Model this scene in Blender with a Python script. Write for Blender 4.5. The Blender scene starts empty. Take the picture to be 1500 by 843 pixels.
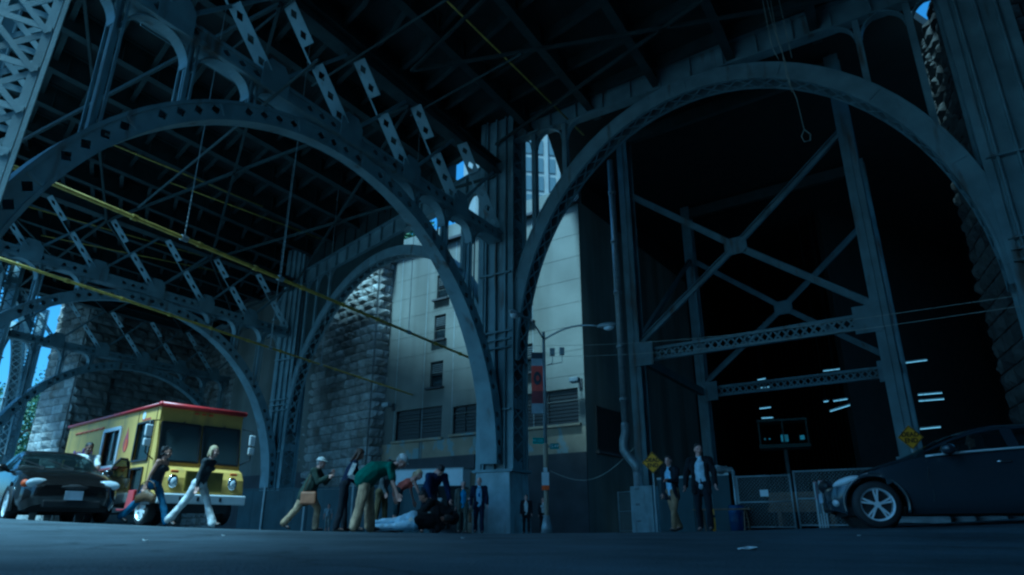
import bpy, bmesh, math, random
from mathutils import Vector, Matrix, noise
random.seed(7)
R = math.radians
V = Vector
scene = bpy.context.scene
col = scene.collection

# ------------------------------------------------------------------ camera model
F = 978.0; W0, H0 = 1500.0, 843.0
TH = math.atan((776 - 421.5) / F)
CAMZ = 0.13
cam_d = bpy.data.cameras.new('camera'); cam = bpy.data.objects.new('camera', cam_d); col.objects.link(cam)
cam.location = (0, 0, CAMZ); cam.rotation_euler = (R(90) + TH, 0, 0)
cam_d.sensor_width = 36; cam_d.lens = F / W0 * 36
cam_d.clip_start = 0.05; cam_d.clip_end = 3000
scene.camera = cam

def ray(u, v):
    X = u - 750.0; U = 421.5 - v
    d = F * math.cos(TH) - U * math.sin(TH)
    return X / d, (F * math.sin(TH) + U * math.cos(TH)) / d
def at(u, v, Y):
    a, b = ray(u, v); return V((a * Y, Y, b * Y + CAMZ))
def gz(x, y):
    if y < 2: return 0.0
    Y = min(y, 45); a = max(-.8, min(.8, x / y)); 
    w = max(0, min(1, (y - 3) / 10)); w = w * w * (3 - 2 * w)
    return w * (CAMZ - (6 - 42 * a * a) * Y / 1096)
def gp(u, Y):
    a, _ = ray(u, 776); x = a * Y
    return V((x, Y, gz(x, Y)))
def azd(az): return V((math.sin(R(az)), math.cos(R(az)), 0))

# ------------------------------------------------------------------ materials
def nn(m, t, **k):
    n = m.node_tree.nodes.new(t)
    for a, b in k.items(): setattr(n, a, b)
    return n
def mat(name, c, rough=.6, metal=0.0, var=.25, scale=3.0, bump=0.0, bscale=40.0, c2=None, spec=.5, stain=None):
    m = bpy.data.materials.new(name); m.use_nodes = True
    nt = m.node_tree; L = nt.links.new
    b = nt.nodes['Principled BSDF']
    b.inputs['Roughness'].default_value = rough; b.inputs['Metallic'].default_value = metal
    b.inputs['Specular IOR Level'].default_value = spec
    tc = nn(m, 'ShaderNodeTexCoord')
    n1 = nn(m, 'ShaderNodeTexNoise'); n1.inputs['Scale'].default_value = scale; n1.inputs['Detail'].default_value = 6
    L(tc.outputs['Object'], n1.inputs['Vector'])
    r = nn(m, 'ShaderNodeValToRGB'); L(n1.outputs['Fac'], r.inputs['Fac'])
    ca = c2 if c2 else tuple(x * (1 - var) for x in c); cb = tuple(min(1, x * (1 + var)) for x in c)
    r.color_ramp.elements[0].position = .32; r.color_ramp.elements[1].position = .68
    r.color_ramp.elements[0].color = (*ca, 1); r.color_ramp.elements[1].color = (*cb, 1)
    out = r.outputs['Color']
    if stain:                       # vertical streaks / wear
        mp = nn(m, 'ShaderNodeMapping'); mp.inputs['Scale'].default_value = stain[1]
        L(tc.outputs['Object'], mp.inputs['Vector'])
        n2 = nn(m, 'ShaderNodeTexNoise'); n2.inputs['Scale'].default_value = 1; n2.inputs['Detail'].default_value = 5
        L(mp.outputs[0], n2.inputs['Vector'])
        r2 = nn(m, 'ShaderNodeValToRGB'); L(n2.outputs['Fac'], r2.inputs['Fac'])
        r2.color_ramp.elements[0].position = stain[2]; r2.color_ramp.elements[1].position = stain[3]
        r2.color_ramp.elements[0].color = (0, 0, 0, 1); r2.color_ramp.elements[1].color = (1, 1, 1, 1)
        mx = nn(m, 'ShaderNodeMix', data_type='RGBA'); L(r2.outputs['Color'], mx.inputs[0])
        L(out, mx.inputs[6]); mx.inputs[7].default_value = (*stain[0], 1); out = mx.outputs[2]
    L(out, b.inputs['Base Color'])
    if bump:
        n3 = nn(m, 'ShaderNodeTexNoise'); n3.inputs['Scale'].default_value = bscale; n3.inputs['Detail'].default_value = 4
        L(tc.outputs['Object'], n3.inputs['Vector'])
        bp = nn(m, 'ShaderNodeBump'); bp.inputs['Strength'].default_value = bump; bp.inputs['Distance'].default_value = .03
        L(n3.outputs['Fac'], bp.inputs['Height']); L(bp.outputs['Normal'], b.inputs['Normal'])
    return m
def emis(name, c, s):
    m = mat(name, c); b = m.node_tree.nodes['Principled BSDF']
    b.inputs['Emission Color'].default_value = (*c, 1); b.inputs['Emission Strength'].default_value = s
    return m
def glass(name, tint, trans):
    m = bpy.data.materials.new(name); m.use_nodes = True; nt = m.node_tree
    b = nt.nodes['Principled BSDF']; b.inputs['Base Color'].default_value = (*tint, 1); b.inputs['Roughness'].default_value = .04
    t = nn(m, 'ShaderNodeBsdfTransparent'); t.inputs['Color'].default_value = (.75, .85, .85, 1)
    mx = nn(m, 'ShaderNodeMixShader'); mx.inputs[0].default_value = trans
    nt.links.new(b.outputs[0], mx.inputs[1]); nt.links.new(t.outputs[0], mx.inputs[2])
    nt.links.new(mx.outputs[0], nt.nodes['Material Output'].inputs['Surface'])
    return m
M = {}
M['steel'] = mat('painted_steel', (.23, .275, .30), .5, 0, .22, .8, .15, 25, stain=((.10, .085, .07), (1.5, 1.5, .25), .60, .74))
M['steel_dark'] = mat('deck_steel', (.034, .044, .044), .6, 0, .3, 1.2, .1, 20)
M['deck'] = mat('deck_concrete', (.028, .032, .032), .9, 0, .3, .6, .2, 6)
M['ped'] = mat('pedestal_concrete', (.40, .44, .46), .8, 0, .2, 1.4, .25, 12, stain=((.2, .2, .19), (2.5, 2.5, .4), .55, .75))
M['concrete'] = mat('board_marked_concrete', (.165, .168, .150), .85, 0, .16, .35, .2, 8, stain=((.085, .085, .07), (.5, .5, .045), .42, .74))
M['concrete_low'] = mat('patched_concrete', (.29, .255, .18), .85, 0, .2, .6, .2, 8, stain=((.27, .31, .31), (.7, .7, .55), .55, .6))
M['dark_paint'] = mat('dark_painted_base', (.05, .05, .055), .8, 0, .25, .7, .15, 8)
M['stone'] = mat('rusticated_stone', (.30, .30, .28), .9, 0, .35, .55, .5, 5, c2=(.13, .125, .11), stain=((.20, .16, .10), (.25, .25, .6), .55, .68))
for i_, k_ in enumerate(((.36, .36, .34), (.27, .265, .245), (.19, .185, .165))):
    M['stone%d' % i_] = mat('rock_faced_stone', k_, .9, 0, .3, 1.1, .5, 6, stain=((.13, .11, .08), (.35, .35, .22), .58, .74))
M['frame_steel'] = mat('shade_toned_frame_paint', (.16, .195, .215), .55, 0, .25, .8, .15, 25, stain=((.08, .065, .05), (1.5, 1.5, .25), .58, .72))  # right side's shade put into the base tone; streaks are wear
M['mortar'] = mat('mortar', (.12, .12, .115), .95)
M['louvre'] = mat('dark_louvre', (.015, .016, .018), .5)
M['winglass'] = glass('window_glass', (.02, .025, .03), .15)
M['yellow_pipe'] = mat('yellow_pipe_paint', (.42, .33, .05), .6, 0, .25, 3)
M['white'] = mat('white_paint', (.72, .74, .76), .5, 0, .08, 2)
M['grey'] = mat('grey_metal', (.32, .34, .35), .4, .3, .15, 3)
M['black'] = mat('black_rubber', (.018, .018, .02), .7, 0, .2, 6)
M['wood'] = mat('weathered_wood', (.12, .085, .05), .8, 0, .3, 4)
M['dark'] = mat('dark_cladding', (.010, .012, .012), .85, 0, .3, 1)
M['hoard'] = mat('dark_plywood_paint', (.035, .05, .058), .7, 0, .25, .9, stain=((.06, .075, .08), (1.2, 1.2, .2), .55, .7))
M['leaf'] = mat('leaf', (.055, .10, .03), .6, 0, .45, 2)
M['bark'] = mat('bark', (.10, .08, .06), .9, 0, .3, 5)
M['sign_y'] = mat('yellow_sign', (.72, .42, .02), .45, 0, .08, 3)
M['blackink'] = mat('black_lettering', (.015, .015, .015), .5)
M['tower'] = mat('pale_brick', (.27, .27, .26), .8, 0, .12, .5)
M['lamp_tube'] = emis('fluorescent_tube', (.8, .95, 1.0), .3)
M['blue'] = mat('blue_plastic', (.015, .035, .13), .5)
M['orange'] = mat('orange_plastic', (.6, .12, .02), .5)
M['red'] = mat('red_paint', (.50, .03, .03), .4, 0, .12, 3)
M['teal'] = mat('green_street_sign', (.02, .28, .25), .45)
M['chrome'] = mat('chrome', (.7, .72, .75), .12, 1.0, .03, 3)
M['rope'] = mat('pale_cable', (.30, .30, .26), .8)
M['rock'] = mat('broken_concrete', (.22, .23, .23), .9, 0, .3, 3, .4, 10)

# asphalt
def asphalt():
    m = mat('asphalt', (.080, .096, .115), .78, 0, .18, .35, .55, 55)
    nt = m.node_tree; L = nt.links.new; b = nt.nodes['Principled BSDF']
    src = b.inputs['Base Color'].links[0].from_socket
    tc = [n for n in nt.nodes if n.type == 'TEX_COORD'][0]
    n2 = nn(m, 'ShaderNodeTexNoise'); n2.inputs['Scale'].default_value = 90; n2.inputs['Detail'].default_value = 3
    L(tc.outputs['Object'], n2.inputs['Vector'])
    r = nn(m, 'ShaderNodeValToRGB'); L(n2.outputs['Fac'], r.inputs['Fac'])
    r.color_ramp.elements[0].position = .35; r.color_ramp.elements[1].position = .75
    r.color_ramp.elements[0].color = (.6, .6, .6, 1); r.color_ramp.elements[1].color = (1.7, 1.7, 1.7, 1)
    mx = nn(m, 'ShaderNodeMix', data_type='RGBA', blend_type='MULTIPLY'); mx.inputs[0].default_value = 1
    L(src, mx.inputs[6]); L(r.outputs['Color'], mx.inputs[7])
    # cracks
    vo = nn(m, 'ShaderNodeTexVoronoi', feature='DISTANCE_TO_EDGE'); vo.inputs['Scale'].default_value = .28
    n4 = nn(m, 'ShaderNodeTexNoise'); n4.inputs['Scale'].default_value = 1.3; n4.inputs['Detail'].default_value = 5
    L(tc.outputs['Object'], n4.inputs['Vector'])
    ma = nn(m, 'ShaderNodeVectorMath', operation='ADD'); L(tc.outputs['Object'], ma.inputs[0]); L(n4.outputs['Color'], ma.inputs[1])
    L(ma.outputs[0], vo.inputs['Vector'])
    r3 = nn(m, 'ShaderNodeValToRGB'); L(vo.outputs['Distance'], r3.inputs['Fac'])
    r3.color_ramp.elements[0].position = .0; r3.color_ramp.elements[1].position = .012
    r3.color_ramp.elements[0].color = (.45, .45, .45, 1); r3.color_ramp.elements[1].color = (1, 1, 1, 1)
    m2 = nn(m, 'ShaderNodeMix', data_type='RGBA', blend_type='MULTIPLY'); m2.inputs[0].default_value = 1
    L(mx.outputs[2], m2.inputs[6]); L(r3.outputs['Color'], m2.inputs[7])
    n5 = nn(m, 'ShaderNodeTexNoise'); n5.inputs['Scale'].default_value = .55; n5.inputs['Detail'].default_value = 7; n5.inputs['Roughness'].default_value = .65
    L(tc.outputs['Object'], n5.inputs['Vector'])
    r5 = nn(m, 'ShaderNodeValToRGB'); L(n5.outputs['Fac'], r5.inputs['Fac'])
    r5.color_ramp.elements[0].position = .36; r5.color_ramp.elements[1].position = .60
    r5.color_ramp.elements[0].color = (.42, .42, .42, 1); r5.color_ramp.elements[1].color = (1.15, 1.15, 1.15, 1)
    m3 = nn(m, 'ShaderNodeMix', data_type='RGBA', blend_type='MULTIPLY'); m3.inputs[0].default_value = 1
    L(m2.outputs[2], m3.inputs[6]); L(r5.outputs['Color'], m3.inputs[7])
    L(m3.outputs[2], b.inputs['Base Color'])
    return m
M['asphalt'] = asphalt(); M['asphalt'].node_tree.nodes['Principled BSDF'].inputs['Roughness'].default_value = .62

# ------------------------------------------------------------------ mesh builder
class MB:
    def __init__(s): s.v = []; s.f = []; s.mi = []; s.mats = []; s.cur = 0
    def use(s, m):
        if m not in s.mats: s.mats.append(m)
        s.cur = s.mats.index(m); return s
    def add(s, vs, fs):
        o = len(s.v); s.v += [tuple(p) for p in vs]; s.f += [tuple(i + o for i in f) for f in fs]; s.mi += [s.cur] * len(fs); return s
    def quad(s, a, b, c, d): return s.add([a, b, c, d], [(0, 1, 2, 3)])
    def hexa(s, p):  # 8 pts: bottom 4 ccw, top 4
        return s.add(p, [(3, 2, 1, 0), (4, 5, 6, 7), (0, 1, 5, 4), (1, 2, 6, 5), (2, 3, 7, 6), (3, 0, 4, 7)])
    def box(s, c, size, ax=None):
        c = V(c); X, Y, Z = ax if ax else (V((1, 0, 0)), V((0, 1, 0)), V((0, 0, 1)))
        x, y, z = (X * size[0] / 2, Y * size[1] / 2, Z * size[2] / 2)
        return s.hexa([c - x - y - z, c + x - y - z, c + x + y - z, c - x + y - z, c - x - y + z, c + x - y + z, c + x + y + z, c - x + y + z])
    def bar(s, p0, p1, w, d, side=None):
        """rectangular bar p0-p1; w along side, d across"""
        p0, p1 = V(p0), V(p1); a = (p1 - p0).normalized()
        sd = V(side) if side is not None else (V((0, 0, 1)) if abs(a.z) < .9 else V((1, 0, 0)))
        sd = (sd - a * sd.dot(a))
        if sd.length < 1e-5: sd = a.orthogonal()
        sd.normalize(); n = a.cross(sd)
        x = sd * w / 2; y = n * d / 2
        return s.hexa([p0 - x - y, p0 + x - y, p0 + x + y, p0 - x + y, p1 - x - y, p1 + x - y, p1 + x + y, p1 - x + y])
    def tube(s, pts, r, seg=8, cap=True):
        pts = [V(p) for p in pts]; n = len(pts); rs = r if isinstance(r, (list, tuple)) else [r] * n
        vs = []; fs = []; up = None
        for i, p in enumerate(pts):
            t = (pts[min(i + 1, n - 1)] - pts[max(i - 1, 0)]).normalized()
            if up is None: up = t.orthogonal().normalized()
            up = (up - t * up.dot(t)).normalized(); b = t.cross(up)
            for k in range(seg):
                a = 2 * math.pi * k / seg; vs.append(p + (up * math.cos(a) + b * math.sin(a)) * rs[i])
        for i in range(n - 1):
            for k in range(seg):
                k2 = (k + 1) % seg; fs.append((i * seg + k, i * seg + k2, (i + 1) * seg + k2, (i + 1) * seg + k))
        if cap: fs += [tuple(range(seg))[::-1], tuple((n - 1) * seg + k for k in range(seg))]
        return s.add(vs, fs)
    def ell(s, c, r, ax=None, nu=14, nv=9):
        c = V(c); X, Y, Z = ax if ax else (V((1, 0, 0)), V((0, 1, 0)), V((0, 0, 1)))
        vs = [c - Z * r[2]]; fs = []
        for j in range(1, nv):
            ph = -math.pi / 2 + math.pi * j / nv
            for i in range(nu):
                t = 2 * math.pi * i / nu
                vs.append(c + X * r[0] * math.cos(ph) * math.cos(t) + Y * r[1] * math.cos(ph) * math.sin(t) + Z * r[2] * math.sin(ph))
        vs.append(c + Z * r[2]); top = len(vs) - 1
        for i in range(nu):
            i2 = (i + 1) % nu; fs.append((0, 1 + i2, 1 + i)); fs.append((top, 1 + (nv - 2) * nu + i, 1 + (nv - 2) * nu + i2))
            for j in range(nv - 2):
                fs.append((1 + j * nu + i, 1 + j * nu + i2, 1 + (j + 1) * nu + i2, 1 + (j + 1) * nu + i))
        return s.add(vs, fs)
    def prism(s, poly, n, d):
        """planar polygon (list of Vectors) extruded by n*d"""
        k = len(poly); o = V(n) * d
        return s.add([V(p) for p in poly] + [V(p) + o for p in poly],
                     [tuple(range(k))[::-1], tuple(range(k, 2 * k))] + [(i, (i + 1) % k, k + (i + 1) % k, k + i) for i in range(k)])
    def diamonds(s, A, B, C, D, nrm, th, fx=.30, fy=.34):
        """quad plate A B C D (ccw) with one diamond hole, thickness th along nrm"""
        A, B, C, D = V(A), V(B), V(C), V(D); ce = (A + B + C + D) / 4
        ex = ((B + C) - (A + D)) / 2; ey = ((D + C) - (A + B)) / 2
        l, r, b, t = ce - ex * fx, ce + ex * fx, ce - ey * fy, ce + ey * fy
        o = V(nrm) * th
        P = [A, B, C, D, b, r, t, l]; vs = P + [p + o for p in P]
        tri = [(0, 1, 4), (1, 5, 4), (1, 2, 5), (2, 6, 5), (2, 3, 6), (3, 7, 6), (3, 0, 7), (0, 4, 7)]
        fs = [x[::-1] for x in tri] + [tuple(i + 8 for i in x) for x in tri]
        for i, j in ((4, 5), (5, 6), (6, 7), (7, 4)): fs.append((i, j, j + 8, i + 8))
        for i, j in ((0, 1), (1, 2), (2, 3), (3, 0)): fs.append((j, i, i + 8, j + 8))
        return s.add(vs, fs)
    def build_each(s, name, m=None, parent=None, smooth=False, bevel=0):
        """one object per connected piece"""
        par = list(range(len(s.v)))
        def find(i):
            while par[i] != i: par[i] = par[par[i]]; i = par[i]
            return i
        key = {}
        for i, p in enumerate(s.v):
            k = (round(p[0], 4), round(p[1], 4), round(p[2], 4))
            if k in key: par[find(i)] = find(key[k])
            else: key[k] = i
        for f in s.f:
            for i in f[1:]: par[find(i)] = find(f[0])
        groups = {}
        for f in s.f: groups.setdefault(find(f[0]), []).append(f)
        out = []
        for fs in groups.values():
            mm = MB(); ids = sorted({i for f in fs for i in f}); mp = {i: k for k, i in enumerate(ids)}
            mm.add([s.v[i] for i in ids], [tuple(mp[i] for i in f) for f in fs]); out.append(mm.build(name, m, parent, smooth, bevel))
        return out
    def build(s, name, m=None, parent=None, smooth=False, bevel=0):
        me = bpy.data.meshes.new(name); me.from_pydata(s.v, [], s.f)
        if s.mats:
            for x in s.mats: me.materials.append(x)
            me.polygons.foreach_set('material_index', s.mi)
        elif m: me.materials.append(m)
        bm = bmesh.new(); bm.from_mesh(me); bmesh.ops.recalc_face_normals(bm, faces=bm.faces); bm.to_mesh(me); bm.free()
        if smooth: me.polygons.foreach_set('use_smooth', [True] * len(me.polygons))
        me.update()
        o = bpy.data.objects.new(name, me); col.objects.link(o)
        if parent: o.parent = parent
        if bevel:
            bv = o.modifiers.new('bevel', 'BEVEL'); bv.width = bevel; bv.segments = 2; bv.limit_method = 'ANGLE'; bv.angle_limit = R(40)
        return o
def tag(o, label, cat, group=None):
    o['label'] = label; o['category'] = cat
    if group: o['group'] = group
    return o
def thing(name, label, cat, loc=(0, 0, 0), az=None, group=None, rz=None):
    """Empty; local +x looks along azimuth az"""
    o = bpy.data.objects.new(name, None); col.objects.link(o); o.location = loc
    if az is not None: o.rotation_euler.z = math.pi / 2 - R(az)
    if rz is not None: o.rotation_euler.z = rz
    return tag(o, label, cat, group)
def struct(o): o['kind'] = 'structure'; return o
def baked(o):
    dg = bpy.context.evaluated_depsgraph_get(); dg.update()
    me = bpy.data.meshes.new_from_object(o.evaluated_get(dg)); return me
def text_mesh(txt, size, depth, m, name, parent, mtx, bold=0.0):
    cu = bpy.data.curves.new('lettering', 'FONT'); cu.body = txt; cu.size = size; cu.extrude = depth; cu.align_x = 'CENTER'; cu.align_y = 'CENTER'; cu.offset = bold
    t = bpy.data.objects.new('lettering', cu); col.objects.link(t)
    me = baked(t); bpy.data.objects.remove(t); me.materials.clear(); me.materials.append(m)
    o = bpy.data.objects.new(name, me); col.objects.link(o); o.parent = parent; o.matrix_local = mtx
    return o
WBT, WTI = 3650, -27
SKYS, SUNE, EXPO = .08, 3.2, 1.12
# ------------------------------------------------------------------ plan of the viaduct
T = azd(31); LR = azd(123)
Z = V((0, 0, 1))
C1 = V((ray(735, 776)[0] * 40, 40, 0))
_a, _b = ray(173, 436); _Y = 16.5 / _b
C2 = V((_a * _Y, _Y, 0)) + T * 17
_a, _b = ray(190, 542); _Y = 16.5 / _b
C3 = V((_a * _Y, _Y, 0)) + T * 15.5
C0 = C1 + LR * 26.8
COLS = [C0, C1, C2, C3]
WID = 29.0
LDIR = (C2 - C1).normalized()
PEDH = 3.2

viaduct = thing('viaduct', 'huge blue grey riveted steel viaduct with arches, lattice columns and dark deck overhead', 'viaduct')

def arch(name, P, d, n, c, a, base, rise, depth, width, face, soffit, parent, q0=0.0, q1=math.pi, cell=.85, taper=False):
    """half-ellipse rib in the vertical plane through P along d; n = horizontal thickness direction"""
    m = MB()
    def pt(q, off, w):
        if taper: w *= .48 + .52 * abs(math.cos(q)) ** 1.3
        ca, sa = math.cos(q), math.sin(q)
        x, z = -a * ca, rise * sa
        nx, nz = -ca / a, sa / rise; l = math.hypot(nx, nz); nx /= l; nz /= l
        return P + d * (c + x + nx * off) + Z * (base + z + nz * off) + n * w
    L = 0; qs = [q0 + (q1 - q0) * i / 400 for i in range(401)]
    pp = [pt(q, 0, 0) for q in qs]; acc = [0]
    for i in range(400): acc.append(acc[-1] + (pp[i + 1] - pp[i]).length)
    N = int(round(acc[-1] / cell))
    qq = []; k = 0
    for i in range(N + 1):
        t = acc[-1] * i / N
        while k < 399 and acc[k + 1] < t: k += 1
        f = (t - acc[k]) / max(1e-6, acc[k + 1] - acc[k]); qq.append(qs[k] + (qs[k + 1] - qs[k]) * f)
    h = depth / 2; w = width / 2; e = .05
    for i in range(N):
        A, B = qq[i], qq[i + 1]
        stiff = (i % 5 == 4)
        for sgn in (-1, 1):
            p = [pt(A, -h, sgn * w), pt(B, -h, sgn * w), pt(B, h, sgn * w), pt(A, h, sgn * w)]
            if face == 'diamond' and not stiff: m.diamonds(*p, n * (-sgn), .02, .28, .27)
            else: m.hexa([x for x in p] + [x - n * sgn * .02 for x in p])
            # flange angles standing proud of the web
            for o0, o1 in ((-h, -h + .10), (h - .10, h)):
                p = [pt(A, o0, sgn * (w + .035)), pt(B, o0, sgn * (w + .035)), pt(B, o1, sgn * (w + .035)), pt(A, o1, sgn * (w + .035))]
                m.hexa(p + [x - n * sgn * .032 for x in p])
            if i % 5 == 0:
                p = [pt(A + (B - A) * .0, -h + .11, sgn * (w + .05)), pt(A + (B - A) * .16, -h + .11, sgn * (w + .05)), pt(A + (B - A) * .16, h - .11, sgn * (w + .05)), pt(A, h - .11, sgn * (w + .05))]
                m.hexa(p + [x - n * sgn * .045 for x in p])
        # soffit and back
        for off, o2, kind in ((-h, -h - .03, soffit), (h, h + .03, 'plain')):
            if kind == 'plain':
                p = [pt(A, off, -w - .03), pt(B, off, -w - .03), pt(B, off, w + .03), pt(A, off, w + .03)]
                q = [pt(A, o2, -w - .03), pt(B, o2, -w - .03), pt(B, o2, w + .03), pt(A, o2, w + .03)]
                m.hexa(p + q)
            else:
                for x0, x1 in ((-w - .03, -w + .16), (w - .16, w + .03)):
                    p = [pt(A, off, x0), pt(B, off, x0), pt(B, off, x1), pt(A, off, x1)]; q = [pt(A, o2, x0), pt(B, o2, x0), pt(B, o2, x1), pt(A, o2, x1)]
                    m.hexa(p + q)
                m.bar(pt(A, off, -w + .1), pt(B, off, w - .1), .10, .02, pt(A, off, 0) - pt(B, off, 0))
                m.bar(pt(B, off - .025, -w + .1), pt(A, off - .025, w - .1), .10, .02, pt(A, off, 0) - pt(B, off, 0))
    o = m.build(name, M['steel'], parent)
    def surf(x, out):    # height of the rib at plan offset x
        q = math.acos(max(-1, min(1, -(x - c) / a))); return base + rise * math.sin(q) + out
    return o, surf

def lattice_face(m, p0, ex, ez, w, h, pitch, bw=.09, th=.03):
    """X lacing on a face: origin p0, ex along width, ez up"""
    n = max(1, int(round(h / pitch))); nr = ex.cross(ez)
    for i in range(n):
        a = p0 + ez * (h * i / n); b = p0 + ez * (h * (i + 1) / n)
        m.bar(a, b + ex * w, bw, th, ex); m.bar(a + ex * w + nr * .035, b + nr * .035, bw, th, ex)

def column(P, d, n, z0, z1, name='column', w=2.2, dep=1.7):
    """built-up column: solid webs facing the transverse arch (+-n), lattice on the +-d faces, corner flanges and ribs"""
    m = MB(); g = P.copy(); g.z = 0
    for sx in (-1, 1):
        for sy in (-1, 1):
            c = g + d * (sx * w / 2) + n * (sy * dep / 2)
            m.bar(c + Z * z0, c + Z * z1, .34, .05, d); m.bar(c + n * (-sy * .15) + Z * z0, c + n * (-sy * .15) + Z * z1, .34, .05, n)
        # face plates half solid, half laced
        f = g + d * (sx * (w / 2 - .06)) - n * (dep / 2)
        for zz in [z0 + (z1 - z0) * k / 6 for k in range(7)]:
            m.box(f + n * (dep / 2) + Z * min(z1 - .3, max(z0 + .3, zz)), (.06, dep, .6), (d, n, Z))
        lattice_face(m, f + n * .15 + Z * z0, n, Z, dep - .3, z1 - z0, .95)
    for sy in (-1, 1):
        f = g + n * (sy * (dep / 2 - .12))
        m.box(f + Z * ((z0 + z1) / 2), (w - .1, .05, z1 - z0), (d, n, Z))
        for k in (-.33, 0, .33):
            m.box(f + d * (k * w) + n * (sy * .12) + Z * ((z0 + z1) / 2), (.09, .24, z1 - z0), (d, n, Z))
        for zz in (z0 + 3.5, z0 + 7.2, z0 + 7.7, z0 + 8.2, z0 + 12):
            if zz < z1: m.box(f + n * (sy * .16) + Z * zz, (w + .1, .34, .09), (d, n, Z))
    m.box(g + Z * (z0 + .06), (w + .5, dep + .5, .14), (d, n, Z))
    o = m.build(name, M['steel'], viaduct)
    if z0 > 1:
        p = MB(); gzz = gz(P.x, P.y)
        b = 1.3; t = 1.14
        lo = [g + d * (x * b) + n * (y * (b - .1)) + Z * (gzz - .4) for x, y in ((-1, -1), (1, -1), (1, 1), (-1, 1))]
        hi = [g + d * (x * t) + n * (y * (t - .1)) + Z * (z0 - .012) for x, y in ((-1, -1), (1, -1), (1, 1), (-1, 1))]
        p.hexa(lo + hi); p.build('pedestal', M['ped'], o, bevel=.07)
    return o

# columns of both sides; right bay turns at C1
DN = [LR, (LR * -1 + LDIR).normalized(), LDIR, LDIR]
for i, C in enumerate(COLS):
    for side in (0, 1):
        P = C - T * (WID * side)
        if side == 1 and i == 0: continue
        column(P, T.cross(Z), T, PEDH, 26.6)

# transverse portal frames
def portal(P):
    n = T.cross(Z)
    rib, surf = arch('transverse_arch', P, -T, n, WID / 2, 13.4, 3.6, 13.4, .72, 1.05, 'diamond', 'plain', viaduct, cell=.80, taper=True)
    m = MB(); z0 = 17.40; hh = .66; N = 38; x0 = .9; x1 = WID - .9
    for i in range(N):
        a = x0 + (x1 - x0) * i / N; b = x0 + (x1 - x0) * (i + 1) / N
        for sg in (-1, 1):
            p = [P - T * a + Z * z0 + n * sg * .42, P - T * b + Z * z0 + n * sg * .42, P - T * b + Z * (z0 + hh) + n * sg * .42, P - T * a + Z * (z0 + hh) + n * sg * .42]
            if i % 6 == 5: m.hexa(p + [x - n * sg * .02 for x in p])
            else: m.diamonds(*p, n * -sg, .02, .27, .25)
    for zz in (z0, z0 + hh):
        m.box(P - T * (WID / 2) + Z * zz, (WID - 1.8, .92, .05), (T, n, Z))
        for sg in (-1, 1): m.box(P - T * (WID / 2) + Z * (zz + (.09 if zz == z0 else -.09)) + n * sg * .46, (WID - 1.8, .05, .12), (T, n, Z))
    m.build('chord', M['steel'], rib)
    m = MB(); zu = 22.4
    for zz in (zu, zu + .8): m.box(P - T * (WID / 2) + Z * zz, (WID - 1.8, .8, .05), (T, n, Z))
    m.box(P - T * (WID / 2) + Z * (zu + .4), (WID - 1.8, .05, .76), (T, n, Z))
    m.build('upper_chord', M['steel_dark'], rib)
    # spandrel posts and round-headed frames
    xs = [WID / 2 + s * o for s in (-1, 1) for o in (5.3, 8.0, 10.7)]
    for x in xs:
        zb = surf(x, .4)
        m = MB()
        for o in (-.14, .14):
            m.bar(P - T * (x + o) + Z * zb + n * .25, P - T * (x + o) + Z * z0 + n * .25, .09, .05, T); m.bar(P - T * (x + o) + Z * zb - n * .25, P - T * (x + o) + Z * z0 - n * .25, .09, .05, T)
        m.bar(P - T * x + Z * zb, P - T * x + Z * z0, .26, .08, T)
        # brackets: curved heads both sides
        rr = min(1.15, (z0 - zb) * .8)
        for sg in (-1, 1):
            arc = [P - T * (x + sg * (.14 + rr * (1 - math.cos(t)))) + Z * (z0 - rr + rr * math.sin(t)) for t in [math.pi / 2 * k / 8 for k in range(9)]]
            for k in range(8): m.bar(arc[k], arc[k + 1], .5, .06, n)
        m.build('spandrel_post', M['steel'], rib)
    # X bracing above the chord
    npan = 6; pw = (WID - 2) / npan
    for k in range(npan):
        a = 1 + pw * k; b = a + pw
        lo, hi = z0 + hh + .15, zu - .05
        def strap(pa, pb, off, lead):
            m = MB(); v = pb - pa; l = v.length; u = v / l; sd = u.cross(n).normalized(); 
            if not lead:
                m.bar(pa + n * off, pb + n * off, .16, .12, sd); return m
            w = .74; sd = n; nf = u.cross(n).normalized(); N2 = int(l / .85)
            for i in range(N2):
                q0 = pa + u * (l * i / N2); q1 = pa + u * (l * (i + 1) / N2)
                p = [q0 - sd * w / 2, q1 - sd * w / 2, q1 + sd * w / 2, q0 + sd * w / 2]
                p = [x + n * off for x in p]
                n_ = nf
                if i in (N2 // 2,): m.hexa([p[0] + sd * .0, p[1], p[1] + sd * .1, p[0] + sd * .1] + [x + n_ * .02 for x in (p[0], p[1], p[1] + sd * .1, p[0] + sd * .1)])
                else: m.diamonds(*p, n_, .025, .27, .26)
            return m
        A = P - T * (a + .3) + Z * lo; B = P - T * (b - .3) + Z * hi
        strap(A, B, .22, True).build('diagonal_strap', M['steel'], rib)
        A = P - T * (b - .3) + Z * lo; B = P - T * (a + .3) + Z * hi
        strap(A, B, 0, False).build('diagonal_rod', M['steel'], rib)
        if k:
            m = MB(); c = P - T * a + Z * (lo + .05)
            for sg in (-1, 1):
                m.prism([c + T * x + Z * z + n * sg * .49 for x, z in ((-.7, -.95), (.7, -.95), (.7, .1), (.35, .55), (-.35, .55), (-.7, .1))], n * sg, .03)
            m.build('gusset_plate', M['steel'], rib)
    return rib
for C in COLS[1:]: portal(C)

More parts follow.
